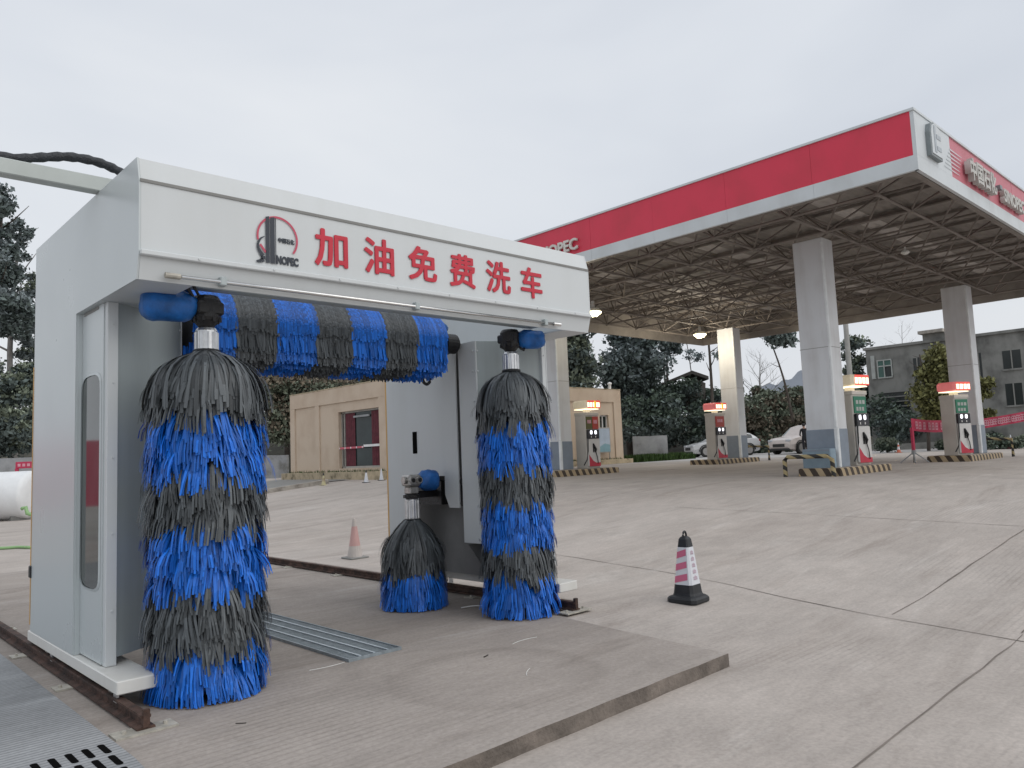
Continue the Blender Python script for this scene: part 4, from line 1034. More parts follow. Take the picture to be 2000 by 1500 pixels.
    cuts = [(-.98, -.55), (-.50, -.02), (.04, .50), (.54, .95)] if kind in ('green', 'green2') else [(-.98, -.62), (-.58, -.22), (-.18, .12), (.34, .92)]
    for u0, u1 in cuts: m.box((u0*W/2+.05, -D/2-.0755, 2.13), (u1*W/2+.03, -D/2-.0705, 2.29), bev=.012)
    m.build('sign_glow', 'litwarm', sg_)
    if kind in ('red', 'both'):
        m = MB(); m.box((.06, -D/2-.0765, 2.10), (.13, -D/2-.0705, 2.34)); m.build('sign_divider', 'lityellow', sg_)
    m = MB(); m.box((-W/2-.01, -D/2-.04, 2.05), (W/2-.02, D/2, 2.0695)); m.build('sign_underglow', 'litwarm', sg_)
    return t_
def pz_(x, y): return gh(x, y)+.19
fuel_pump((20.60, 8.75, pz_(20.5, 8.7)), math.radians(-10), 'green', 'cream fuel pump with green panel just right of the front column')
fuel_pump((27.80, 8.45, pz_(28.1, 8.4)), math.radians(-22), 'green2', 'cream fuel pump with green panel left of the far right column')
fuel_pump((28.55, 17.85, pz_(27.5, 17.8)), math.radians(-11), 'red', 'cream fuel pump with a single red panel before the brightly lit column')
fuel_pump((20.62, 18.05, pz_(20.9, 18)), math.radians(-5), 'both', 'cream fuel pump with olive and red panels seen right of the tall brush')

# striped guard rails and the box by the front column
def guard(pts, label, r=.055):
    m = MB(); m.tube(pts, r, n=10); return tag(m.build('guard_rail', 'guard'), label, 'guard rail', 'striped hoop guards on the forecourt')
z0 = gh(18.6, 9)
guard([(18.47, 9.62, z0), (18.47, 9.62, z0+.42), (18.47, 9.54, z0+.50), (18.47, 8.50, z0+.50), (18.47, 8.40, z0+.42), (18.47, 8.38, z0)], 'black and yellow striped hoop guard before the front column')
guard([(32.4, 17.6, gh(32, 18)), (32.4, 17.6, gh(32, 18)+.62), (32.3, 18.4, gh(32, 18)+.66), (32.2, 19.4, gh(32, 18)+.62), (32.2, 19.5, gh(32, 18))], 'dark hoop guard at the right end of the brightly lit column island')
guard([(31.5, 7.85, gh(31, 8)), (31.5, 7.85, gh(31, 8)+.62), (31.4, 8.6, gh(31, 8)+.66), (31.3, 9.5, gh(31, 8)+.62), (31.3, 9.6, gh(31, 8))], 'dark hoop guard right of the rightmost column')
eb = thing('control_box', 'blue grey metal control box at the foot of the front column', 'control box', (18.85, 8.98, z0+.196))
m = MB(); m.box((-.10, -.42, 0), (.23, .30, .48), bev=.015); m.build('box_body', 'ebox', eb)
m = MB(); m.box((-.105, -.40, .42), (.0, .28, .47)); m.build('box_lid', 'colgrey', eb)
m = MB(); m.box((19.235, 8.60, z0+.68), (19.245, 8.78, z0+.94), bev=.003); m.box((19.232, 8.58, z0+.9), (19.24, 8.8, z0+.96))
tag(m.build('wall_notice', 'logodark'), 'small dark notice fixed low on the front column', 'notice')

# ------------------------------------------------------------------ beige building
BX0, BX1, BY0, BY1 = 17.3, 31.9, 25.6, 33.4
bz = .98; BT = 4.66
bb = thing('beige_building', 'flat roofed beige rendered building with a red curtained window', 'building', (0, 0, 0))
m = MB()
wy0, wy1, wz0, wz1 = 26.1, 29.2, 1.22, 3.62     # curtained window opening on the x = BX0 wall
x = BX0
def wallq(y0, y1, z0, z1, mt=0): m.quad((x, y1, z0), (x, y0, z0), (x, y0, z1), (x, y1, z1), mt)
wallq(BY0, wy0, bz-.5, BT); wallq(wy1, BY1, bz-.5, BT); wallq(wy0, wy1, bz-.5, wz0); wallq(wy0, wy1, wz1, BT)
for a, b, c, d in (((wy0, wz0), (wy1, wz0), 0, 0), ((wy1, wz0), (wy1, wz1), 0, 0), ((wy1, wz1), (wy0, wz1), 0, 0), ((wy0, wz1), (wy0, wz0), 0, 0)):
    m.quad((x, *a), (x, *b), (x+.22, *b), (x+.22, *a))
y = BY0
sm_w = [(28.75, 29.45), (30.25, 30.95)]; sz0, sz1 = 2.15, 3.35
xs_ = [BX0]+[v for pr in sm_w for v in pr]+[BX1]
for k in range(len(xs_)-1):
    if k % 2 == 0: m.quad((xs_[k], y, bz-.5), (xs_[k+1], y, bz-.5), (xs_[k+1], y, BT), (xs_[k], y, BT))
    else:
        m.quad((xs_[k], y, bz-.5), (xs_[k+1], y, bz-.5), (xs_[k+1], y, sz0), (xs_[k], y, sz0)); m.quad((xs_[k], y, sz1), (xs_[k+1], y, sz1), (xs_[k+1], y, BT), (xs_[k], y, BT))
        for a, b in (((xs_[k], sz0), (xs_[k+1], sz0)), ((xs_[k+1], sz0), (xs_[k+1], sz1)), ((xs_[k+1], sz1), (xs_[k], sz1)), ((xs_[k], sz1), (xs_[k], sz0))):
            m.quad((a[0], y, a[1]), (b[0], y, b[1]), (b[0], y+.2, b[1]), (a[0], y+.2, a[1]))
m.quad((BX1, BY0, bz-.5), (BX1, BY1, bz-.5), (BX1, BY1, BT), (BX1, BY0, BT)); m.quad((BX0, BY1, bz-.5), (BX1, BY1, bz-.5), (BX1, BY1, BT), (BX0, BY1, BT))
m.build('wall', 'beige', bb)
m = MB()   # pilasters and frieze standing proud of the wall
for y0, y1 in ((BY0-.06, BY0+.42), (30.75, 31.12), (33.0, BY1+.02)): m.box((BX0-.06, y0, bz-.3), (BX0-.003, y1, 4.02))
m.box((BX0-.061, BY0-.061, 4.023), (BX0-.003, BY1+.02, BT-.003))
m.box((BX0-.003, BY0-.06, 4.023), (BX1+.04, BY0-.003, BT-.003))
for x0, x1 in ((BX0-.003, BX0+.5), (25.0, 25.5), (BX1-.55, BX1+.04)): m.box((x0, BY0-.06, bz-.3), (x1, BY0-.003, 4.02))
m.build('pilasters', 'beige', bb)
m = MB(); m.box((BX0-.45, BY0-.4, bz-.75), (BX1+.4, BY1+.2, bz+.10), bev=.01); m.build('plinth', 'plinth', bb)
m = MB(); m.box((BX0-.07, BY0-.07, BT), (BX1+.06, BY1+.05, BT+.05)); m.build('roof', 'plinth', bb)
m = MB(); m.tube([(BX1-.35, BY0+.3, BT), (BX1-.35, BY0+.3, BT+.33)], .07, n=10); m.lathe([(.12, .33), (.12, .40), (.03, .45)], (BX1-.35, BY0+.3, BT), 10); m.build('vent_pipe', 'tapewhite', bb)
m = MB(); m.quad((BX0+.2, wy0, wz0), (BX0+.2, wy1, wz0), (BX0+.2, wy1, wz1), (BX0+.2, wy0, wz1)); wn = m.build('window', 'glass', bb, fix=False)
m = MB()
for yv in (wy0, wy1-.06, wy1-.26): m.box((BX0+.14, yv, wz0), (BX0+.19, yv+.06, wz1))
m.box((BX0+.14, wy0, wz0), (BX0+.189, wy1, wz0+.08)); m.box((BX0+.14, wy0, wz1-.07), (BX0+.189, wy1, wz1)); m.build('window_frame', 'frame', wn)
for ya, yb in ((wy1-1.05, wy1-.30), (wy0+.06, wy0+.80)):
    m = MB(); n_ = 26; pts = [(BX0+.17+.018*math.sin(k*1.7), ya+(yb-ya)*k/n_) for k in range(n_+1)]
    for k in range(n_): m.quad((pts[k][0], pts[k][1], wz0+.09), (pts[k+1][0], pts[k+1][1], wz0+.09), (pts[k+1][0], pts[k+1][1], wz1-.09), (pts[k][0], pts[k][1], wz1-.09))
    m.build('curtain', 'curtain', wn, fix=False)
m = MB(); m.box((BX0+.08, wy0+.86, wz1-.30), (BX0+.13, wy1-1.06, wz1-.22)); m.build('blind_rail', 'wallgrey', wn)
for x0, x1 in sm_w:
    m = MB(); m.quad((x0, BY0+.18, sz0), (x1, BY0+.18, sz0), (x1, BY0+.18, sz1), (x0, BY0+.18, sz1)); wn2 = m.build('window', 'glass', bb, fix=False)
    m = MB()
    for xv in (x0, (x0+x1)/2-.03, x1-.06): m.box((xv, BY0+.12, sz0), (xv+.06, BY0+.17, sz1))
    m.box((x0, BY0+.12, sz0), (x1, BY0+.169, sz0+.06)); m.box((x0, BY0+.12, sz1-.06), (x1, BY0+.169, sz1)); m.build('window_frame', 'tapewhite', wn2)
tp_ = thing('barrier_tape', 'red and white barrier tape strung across the curtained window', 'barrier tape', (0, 0, 0))
m = MB(); m.box((BX0+.015, 27.3, 2.035), (BX0+.02, wy1, 2.115)); m.build('red_length', 'tapered', tp_)
m = MB(); m.box((BX0+.015, wy0, 2.07), (BX0+.021, 27.3, 2.165))
for k in range(5): m.box((BX0+.010, 27.35+k*.45, 2.04), (BX0+.0145, 27.42+k*.45, 2.11))
m.build('white_length', 'tapewhite', tp_)
ps = thing('notice_board', 'pale blue landscape notice board standing below the small windows', 'notice board', (29.6, BY0-.30, bz+.10))
m = MB(); m.box((-1.0, 0, .35), (1.05, .05, 1.62), bev=.01); m.build('board', 'frame', ps)
m = MB(); m.box((-.95, -.006, .55), (1.0, -.001, 1.57)); m.build('poster_sky', 'poster1', ps)
m = MB(); m.poly([(-.95, -.009, .40), (1.0, -.009, .40), (1.0, -.009, .74), (.6, -.009, .82), (.2, -.009, .66), (-.3, -.009, .60), (-.95, -.009, .58)]); m.build('poster_sea', 'poster2', ps, fix=False)
for xx in (-.97, .97):
    m = MB(); m.box((xx-.03, .01, 0), (xx+.03, .06, .35)); m.build('leg', 'frame', ps)
# kerb, paved apron
m = MB(); m.bar((12.75, 27.2, gh(12.75, 27.2)+.04), (15.4, 26.9, gh(15.4, 26.9)+.06), .24, .22); o = m.build('kerb', 'kerbc'); struct(o)
m = MB(); ap = [(13.1, 28.0), (15.6, 27.6), (16.7, 27.4), (16.7, 33.5), (13.4, 33.5)]; m.poly([(x, y, gh(x, y)+.03) for x, y in ap]); struct(m.build('pavement_patch', 'seam', fix=False))
# weeds along the plinth
def grass_tufts(name, spots, n, hgt, mt, label):
    m = MB()
    for (x0, x1, y0, y1, zf) in spots:
        for k in range(n):
            x = U(x0, x1); y = U(y0, y1); z = zf(x, y); a = U(0, 2*PI); h = hgt*U(.4, 1.2); w_ = U(.01, .03)*hgt/.2
            dxx, dyy = math.cos(a)*w_, math.sin(a)*w_; lx, ly = U(-.5, .5)*h, U(-.5, .5)*h
            m.poly([(x-dxx, y-dyy, z), (x+dxx, y+dyy, z), (x+lx, y+ly, z+h)])
    o_ = m.build(name, mt, fix=False); return tag(o_, label, 'grass', None, 'stuff')
grass_tufts('weeds', [(BX0-.42, BX0-.1, 25.4, 33.2, lambda x, y: bz+.09), (25, 31.5, BY0-.38, BY0-.1, lambda x, y: bz+.09)], 420, .13, 'grass', 'low weeds growing along the foot of the beige building')

# ------------------------------------------------------------------ vegetation
def leaf(mb, p, s, m):
    a = Vector((U(-1, 1), U(-1, 1), U(-1, 1))); 
    if a.length < .1: a = Vector((1, 0, 0))
    a.normalize(); b = a.cross(Vector((U(-1, 1), U(-1, 1), U(-1, 1)))); 
    if b.length < .05: b = a.orthogonal()
    b.normalize(); a *= s*U(.6, 1.3); b *= s*U(.35, .8)
    mb.poly([p-a, p+b, p+a, p-b], m)
def crown(mb, clumps, per, s, nm=2, dens=.75):
    for (c, r) in clumps:
        c = Vector(c); n_ = int(per*1.9*(r[0]*r[1]*r[2])**(.5))
        for k in range(n_):
            v = Vector((random.gauss(0, .50), random.gauss(0, .50), random.gauss(0, .46)))
            if v.length > 1.5: continue
            p = c+Vector((v.x*r[0], v.y*r[1], v.z*r[2]))
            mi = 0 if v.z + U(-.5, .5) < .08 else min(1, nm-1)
            leaf(mb, p, s*.62*U(.6, 1.25), mi)
def branchy(mb, base, topp, r0, r1, nl, spread, lens, m=0, start=.35, subs=0):
    base, topp = Vector(base), Vector(topp); pts = []
    k_ = 6; off = Vector((U(-.03, .03), U(-.03, .03), 0))*(topp-base).length
    for k in range(k_+1):
        tt = k/k_; pts.append(base.lerp(topp, tt)+off*math.sin(PI*tt))
    mb.tube(pts, [r0+(r1-r0)*k/k_ for k in range(k_+1)], m, 7); tips = []
    for q_ in range(nl):
        tt = start+(1-start)*(q_+U(0, .8))/nl; p = base.lerp(topp, min(tt, .98))+off*math.sin(PI*tt); a = U(0, 2*PI); L = lens*U(.6, 1.1)*(1.15-tt*.6)
        d = Vector((math.cos(a)*spread, math.sin(a)*spread, U(.35, .9))).normalized(); e = p+d*L
        rr = (r0+(r1-r0)*tt)*.5; mb.tube([p, p+d*L*.5+Vector((0, 0, -.04*L)), e], [rr, rr*.7, rr*.3], m, 5); tips.append(e)
        for s_ in range(subs):
            b0 = p+d*L*U(.25, .9); dd = (d+Vector((U(-.9, .9), U(-.9, .9), U(-.1, .8)))).normalized(); LL = L*U(.3, .6)
            mb.tube([b0, b0+dd*LL*.5, b0+dd*LL+Vector((0, 0, -.05*LL))], [rr*.4, rr*.3, rr*.14], m, 4)
            for s2 in range(2):
                b1_ = b0+dd*LL*U(.3, .95); d2 = (dd+Vector((U(-1, 1), U(-1, 1), U(-.2, .8)))).normalized(); mb.tube([b1_, b1_+d2*LL*.6], [rr*.2, rr*.1], m, 3)
    return tips
TG = 'trees behind the station'
def tree(base, h, clumps, leafs, label, trunk=.16, bark='bark', per=330, s=.28, lean=(0, 0), nl=7, lens=None, name='tree', cat='tree'):
    """clumps: offsets from the base"""
    t_ = thing(name, label, cat, base, 0, TG)
    m = MB(); branchy(m, (0, 0, -.4), (lean[0], lean[1], h), trunk, trunk*.35, nl, .9, lens or h*.22, start=.45); m.build('trunk', bark, t_, smooth=True)
    if clumps:
        m = MB(); crown(m, clumps, per, s, len(leafs)); m.build('crown', leafs, t_, fix=False)
    return t_
def rclumps(cx, cy, zc, rx, rz, n, jr=.45):
    out = []
    for k in range(n):
        a = U(0, 2*PI); q_ = math.sqrt(R_()); zz = U(-1, 1); w_ = math.sqrt(max(.15, 1-zz*zz*.8))
        r = U(.32, jr+.12)*rx
        out.append(((cx+math.cos(a)*q_*rx*.75*w_, cy+math.sin(a)*q_*rx*.75*w_, zc+zz*rz*.85), (r, r, r*U(.55, .9))))
    return out
def at(px, py, D):   # world point from photograph survey coordinates
    v = CAMF + CAMX*((px-1000)/1510.27) + CAMD*((py-750)/1510.27)
    return Vector((0, 0, 1.45)) + v*D
random.seed(101)
# far left trees
def T(px, D, ytop, crown_boxes, label, zb=1.5, leafs=('leafdark', 'leafhaze'), trunk=.2, bark='bark', per=330, s=.30, lean=(0, 0), nc=9, name='tree', nl=7, lens=None):
    """a tree standing at bearing px and range D; crown boxes are (px0, px1, py0, py1)"""
    b = at(px, 870, D); zg = zb; base = Vector((b.x, b.y, zg)); topz = at(px, ytop, D).z
    cl = []
    for (x0, x1, y0, y1) in crown_boxes:
        c = at((x0+x1)/2, (y0+y1)/2, D)-base; rx = abs(x1-x0)/2*D/1510; rz = abs(y1-y0)/2*D/1510
        cl += rclumps(c.x, c.y, c.z, rx, rz, nc)
    return tree(tuple(base), topz-zg, cl, list(leafs), label, trunk, bark, per, s, lean, nl, lens, name)
T(-6, 52, 380, [(-70, 24, 360, 480), (-60, 52, 460, 560), (-80, 45, 550, 650)], 'tall haze-toned tree leftmost at the photo edge', 1.0, ('leafdark', 'leafhaze'), .3, s=.30, nc=14)
T(34, 57, 420, [(5, 62, 420, 520), (20, 75, 590, 700)], 'tall pale trunked tree just left of the gantry tower', 1.0, ('leafhaze', 'leafdark'), .28, 'barkpale', s=.26, nc=9)
T(70, 60, 560, [(40, 110, 520, 640), (30, 120, 620, 760)], 'haze-toned tree rising behind the left gantry tower', 1.0, ('leafhaze', 'leafmid'), .2, s=.28, nc=9)
T(560, 62, 640, [(470, 620, 640, 760), (520, 720, 660, 780)], 'broad dark green tree behind the left end of the beige building', 1.2, ('leafmid', 'leafdark'), .25, s=.34, nc=14)
T(720, 64, 640, [(655, 790, 600, 760)], 'dark green tree behind the curtained window roofline', 1.2, ('leafdark', 'leafmid'), .25, s=.34, nc=14)
T(900, 60, 600, [(780, 1020, 560, 770)], 'broad dark tree hidden mostly by the right gantry tower', 1.2, ('leafdark', 'leafmid'), .25, s=.36, nc=16)
T(1112, 52, 560, [(1040, 1163, 560, 690), (1050, 1168, 670, 770)], 'tall dense dark tree between the wash hood and the sky gap', 1.2, ('leafdark', 'leafmid'), .28, s=.30, nc=18, per=420)
T(1232, 58, 590, [(1180, 1290, 590, 690), (1172, 1300, 670, 760), (1190, 1280, 730, 800)], 'large dark tree above the right end of the beige building', 1.5, ('leafdark', 'leafhaze'), .3, s=.30, nc=17, per=400)
T(1304, 60, 640, [(1280, 1330, 600, 700)], 'slim dark trunked tree left of the shed gable', 2.0, ('leafdark', 'leafhaze'), .12, s=.24, nc=8, nl=4)
T(1318, 60, 640, [(1296, 1345, 610, 695)], 'slim dark trunked tree over the shed roof ridge', 2.0, ('leafdark', 'leafhaze'), .14, s=.24, nc=8, nl=4)
T(1352, 66, 650, [(1335, 1378, 650, 712)], 'thin pale tree right of the shed roof', 2.0, ('leafhaze', 'leafhaze'), .08, s=.2, nc=6, nl=4, per=200)
T(1394, 50, 600, [(1380, 1456, 600, 700)], 'dark pine behind the brightly lit column', 2.0, ('leafdark', 'leafhaze'), .14, s=.24, nc=9, lean=(.9, .5), nl=5)
T(1440, 56, 700, [(1430, 1456, 720, 810)], 'dark bush like tree right of the brightly lit column', 2.0, ('leafdark', 'leafmid'), .1, s=.24, nc=7, nl=4)
T(1552, 46, 645, [(1496, 1562, 645, 668)], 'flat topped pine with a curved thin trunk left of the front column', 3.2, ('leafdark', 'leafdark'), .09, s=.22, nc=9, lean=(-.9, .75), nl=4, lens=1.0)
T(1690, 52, 720, [(1632, 1700, 655, 760), (1650, 1712, 700, 800), (1660, 1720, 770, 850)], 'dark bushy tree behind the concrete pole', 1.0, ('leafdark', 'leafmid'), .14, s=.24, nc=12)
T(1812, 40, 690, [(1800, 1880, 685, 760), (1782, 1870, 735, 830)], 'yellow green leafy tree left of the far right column', .8, ('leafyellow', 'leafyellow'), .1, s=.20, nc=20, per=520)
T(1918, 41, 720, [(1900, 1944, 735, 825)], 'yellow green leafy tree right of the far right column', .8, ('leafyellow', 'leafyellow'), .09, s=.20, nc=14, per=520)
T(1835, 49.5, 648, [(1822, 1850, 655, 720)], 'small dark conifer against the old building roof', 1.0, ('leafdark', 'leafdark'), .08, s=.18, nc=9, per=420, nl=4)
T(2010, 46, 670, [(1985, 2040, 660, 760)], 'green tree cut off by the right photo edge', 1.0, ('leafmid', 'leafyellow'), .1, s=.2, nc=9)
def bare(px, D, ytop, label, zb, spread=.9, lens=3.0, r=.09, nl=16):
    b = at(px, 870, D); base = (b.x, b.y, zb); h = at(px, ytop, D).z-zb
    t_ = thing('bare_tree', label, 'tree', base, 0, TG); m = MB(); branchy(m, (0, 0, -.4), (.2, -.2, h), r, r*.25, nl, spread, lens, start=.28, subs=4); m.build('branches', 'barkpale', t_); return t_
bare(1490, 60, 690, 'leafless tree on the bank between the two middle columns', 3.5, lens=2.6)
bare(1775, 62, 632, 'leafless tree rising faintly behind the old building roof', 3.0, lens=2.4, r=.06)

# banks of scrub (nobody could count the bushes)
def scrub(name, boxes, leafs, label, s=.26, per=300, nc=10):
    m = MB()
    for (x0, x1, y0, y1, D) in boxes:
        c = at((x0+x1)/2, (y0+y1)/2, D); rx = abs(x1-x0)/2*D/1510; rz = abs(y1-y0)/2*D/1510
        right = Vector((.729, -.684, 0)); 
        for k in range(nc):
            u = U(-1, 1); z = U(-1, 1)*.8; p = c+right*u*rx*.9+Vector((U(-1.5, 1.5), U(-1.5, 1.5), z*rz)); r = U(.25, .5)*max(.8, min(rx, rz))
            n_ = int(per*2.4*r**1.4)
            for q_ in range(n_):
                v = Vector((random.gauss(0, .5), random.gauss(0, .5), random.gauss(0, .5)))
                if v.length > 1.5: continue
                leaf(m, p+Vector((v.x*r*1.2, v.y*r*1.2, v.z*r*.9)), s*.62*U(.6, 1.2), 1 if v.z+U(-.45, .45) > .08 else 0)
    return tag(m.build(name, list(leafs), fix=False), label, 'bushes', None, 'stuff')
scrub('bank_scrub', [(-60, 90, 700, 800, 50), (-60, 90, 790, 895, 47)], ('leafdark', 'leafmid'), 'green scrub above the grey wall at the left', nc=26)
scrub('bank_scrub', [(460, 640, 720, 860, 52), (600, 900, 690, 790, 54)], ('leafmid', 'leafbrown'), 'mixed scrub behind the beige building', nc=30)
scrub('bank_scrub', [(1180, 1320, 770, 860, 54), (1290, 1470, 790, 880, 56), (1220, 1420, 750, 830, 60)], ('leafdark', 'leafhedge'), 'dark scrub bank beyond the white hatchback', nc=34)
scrub('bank_scrub', [(1440, 1620, 770, 870, 56), (1450, 1600, 755, 800, 60)], ('leafbrown', 'leafmid'), 'brownish scrub bank behind the white SUV', nc=34)
scrub('bank_scrub', [(1690, 1800, 775, 868, 47), (1840, 2040, 835, 880, 45)], ('leafdark', 'leafhedge'), 'dark creeper and scrub against the old concrete building', nc=16, s=.2)
scrub('hedge', [(1438, 1520, 858, 890, 52)], ('leafhedge', 'leafmid'), 'clipped dark hedge between the two parked cars', s=.16, nc=14, per=700)
scrub('hedge', [(1930, 2060, 848, 882, 38)], ('leafhedge', 'leafmid'), 'dark hedge beneath the right red banner', s=.16, nc=14, per=700)
def bush(px, py0, py1, hwpx, D, label, leafs=('leafhedge', 'leafmid')):
    c = at(px, (py0+py1)/2, D); r = hwpx*D/1510; rz = (py1-py0)/2*D/1510
    base = (c.x, c.y, gh(c.x, c.y)); t_ = thing('bush', label, 'bush', base, 0)
    m = MB(); m.tube([(0, 0, -.1), (.05, 0, .5)], .05, 0, 6); m.build('stem', 'bark', t_)
    m = MB(); crown(m, [((U(-.4, .4)*r, U(-.4, .4)*r, c.z-base[2]+U(-.35, .3)*rz), (r*.6, r*.6, rz*.65)) for k in range(8)], 700, .12, 2); m.build('foliage', list(leafs), t_, fix=False); return t_
bush(1732, 852, 884, 26, 40, 'round clipped bush between the front pump and the orange cone')
bush(1845, 855, 884, 18, 41, 'dark bush behind the rightmost fuel pump cabinet')

# banks, walls, road
m = MB()
def bank_strip(pts0, pts1, z0f, z1f):
    for k in range(len(pts0)-1):
        a, b, c, d = pts0[k], pts0[k+1], pts1[k+1], pts1[k]
        m.quad((*a, z0f), (*b, z0f), (*c, z1f), (*d, z1f))
def radial(px, D): v = at(px, 870, D); return (v.x, v.y)
b0 = [radial(p, 58 if p > 1100 else 55) for p in range(-300, 2400, 90)]; b1_ = [radial(p, 72) for p in range(-300, 2400, 90)]; b2_ = [radial(p, 110) for p in range(-300, 2400, 90)]
bank_strip(b0, b1_, .6, 4.6); bank_strip(b1_, b2_, 4.6, 5.5); struct(m.build('bank', 'bank', fix=False, smooth=True))
m = MB()
pa = [radial(p, 57) for p in range(1445, 1640, 20)]; pb = [radial(p, 66) for p in range(1445, 1640, 20)]; hz = [5.0+.30*k*.45+U(-.12, .12) for k in range(len(pa))]
for k in range(len(pa)-1): m.quad((*pa[k], .8), (*pa[k+1], .8), (*pb[k+1], hz[k+1]), (*pb[k], hz[k]))
struct(m.build('brown_bank', 'bankbrown', fix=False))
m = MB(); hp = []
for k in range(40):
    px = 1480+k*6; ph = 752 - 36*math.exp(-((px-1588)/45.0)**2) + 3*math.sin(k*1.3); hp.append((at(px, ph, 420), at(px, 800, 420)))
for k in range(39): m.quad(hp[k][1], hp[k+1][1], hp[k+1][0], hp[k][0])
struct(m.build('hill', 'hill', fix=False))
m = MB()
ra, rb = [radial(p, 39) for p in range(1180, 2500, 60)], [radial(p, 55) for p in range(1180, 2500, 60)]
for k in range(len(ra)-1): m.quad((*ra[k], gh(*ra[k])+.006), (*ra[k+1], gh(*ra[k+1])+.006), (*rb[k+1], gh(*rb[k+1])+.006), (*rb[k], gh(*rb[k])+.006))
struct(m.build('road', 'roadgrey', fix=False))
def wall_seg(pA, pB, z0, z1, label, mt='wallgrey', th=.2, name='wall'):
    a = Vector((*pA, 0)); b = Vector((*pB, 0)); q_ = MB(); d = (b-a).normalized(); nrm = Vector((-d.y, d.x, 0))*th
    n_ = 8; tops = [z1+U(-.02, .02) for k in range(n_+1)]
    rings = []
    for k in range(n_+1):
        p = a+(b-a)*k/n_; rings.append([p+Vector((0,0,z0)), p+nrm+Vector((0,0,z0)), p+nrm+Vector((0,0,tops[k])), p+Vector((0,0,tops[k]))])
    q_.loft(rings); return tag(q_.build(name, mt), label, 'wall')
wall_seg(radial(-260, 44), radial(130, 46), -.2, 2.55, 'low grey wall behind the white tank at the left')
wall_seg(radial(470, 41), radial(560, 40.5), 0, 2.0, 'grey wall at the left end of the beige building')
wall_seg(radial(1237, 43), radial(1304, 43), .4, 2.25, 'stained pale grey wall right of the beige building')
wall_seg(radial(1690, 46), radial(1890, 45), .4, 1.25, 'low kerb like wall before the old concrete building', 'oldconc')
va, vb = at(1240, 890, 41), at(1335, 890, 44)
grass_tufts('grass_verge', [(va.x+(vb.x-va.x)*k/8-.5, va.x+(vb.x-va.x)*(k+1)/8+.5, va.y+(vb.y-va.y)*(k+1)/8-.5, va.y+(vb.y-va.y)*k/8+.9, lambda x, y: gh(x, y)) for k in range(8)], 800, .38, 'grass', 'strip of green grass before the pale wall and hatchback')

# shed on the bank
sh = thing('hillside_shed', 'dark gabled shed half hidden among the trees on the bank', 'shed', (0, 0, 0))
ps_ = [at(1290, 760, 60), at(1352, 738, 60), at(1378, 748, 60), at(1378, 800, 60), at(1290, 800, 60)]
bk = Vector((.6, .65, 0))*4
m = MB(); m.loft([[p for p in ps_], [p+bk for p in ps_]]); m.build('wall', 'shedwall', sh)
m = MB()
r1_, r2_, r3_ = at(1278, 761, 59.8), at(1350, 731, 59.8), at(1382, 742, 59.8)
up_ = Vector((0, 0, .25)); fr_ = Vector((-.3, -.3, 0))
m.loft([[r1_+fr_, r2_+fr_, r2_+fr_+up_, r1_+fr_+up_], [r1_+bk, r2_+bk, r2_+bk+up_, r1_+bk+up_]])
m.loft([[r2_+fr_, r3_+fr_, r3_+fr_+up_, r2_+fr_+up_], [r2_+bk, r3_+bk, r3_+bk+up_, r2_+bk+up_]])
m.build('roof', 'rooftile', sh)

# old concrete building on the right
OX = 51.0
ob = thing('old_building', 'weathered grey concrete building with broken windows behind the right columns', 'building', (0, 0, 0))
def onx(px, py):   # survey point carried onto the facade plane x = OX
    v = CAMF + CAMX*((px-1000)/1510.27) + CAMD*((py-750)/1510.27); k = OX/v.x; return (v.y*k, 1.45+v.z*k)
ya, za = onx(1690, 685); yb_ = onx(2080, 655)[0]
wins = [(1713, 1745, 704, 737, 'g'), (1783, 1803, 700, 745, 'd'), (1905, 1921, 690, 745, 'd'), (1957, 1996, 686, 718, 'd'), (1963, 2000, 750, 790, 'd'), (1716, 1782, 767, 832, 'l'), (1723, 1757, 838, 861, 'd'), (1925, 1945, 850, 864, 'd')]
m = MB(); m.box((OX, yb_, .4), (OX+8, ya, za)); 
m.box((OX-.15, yb_, za), (OX+8.1, ya+.1, za+.16)); m.build('wall', 'oldconc', ob)
m = MB(); m.box((OX-.05, onx(1850, 700)[0], za+.162), (OX+3, onx(1806, 700)[0], za+.55)); m.build('roof_hut', 'oldconc', ob)
m = MB(); m.box((OX-.4, onx(1850, 700)[0], za+.552), (OX+3.3, onx(1801, 700)[0], za+.74)); m.build('hut_roof', 'kerbc', ob)
m = MB(); m.box((OX-.12, onx(1704, 685)[0]-.1, za-1.9), (OX-.02, onx(1700, 685)[0], za-.4)); m.build('drain_pipe', 'oldframe', ob)
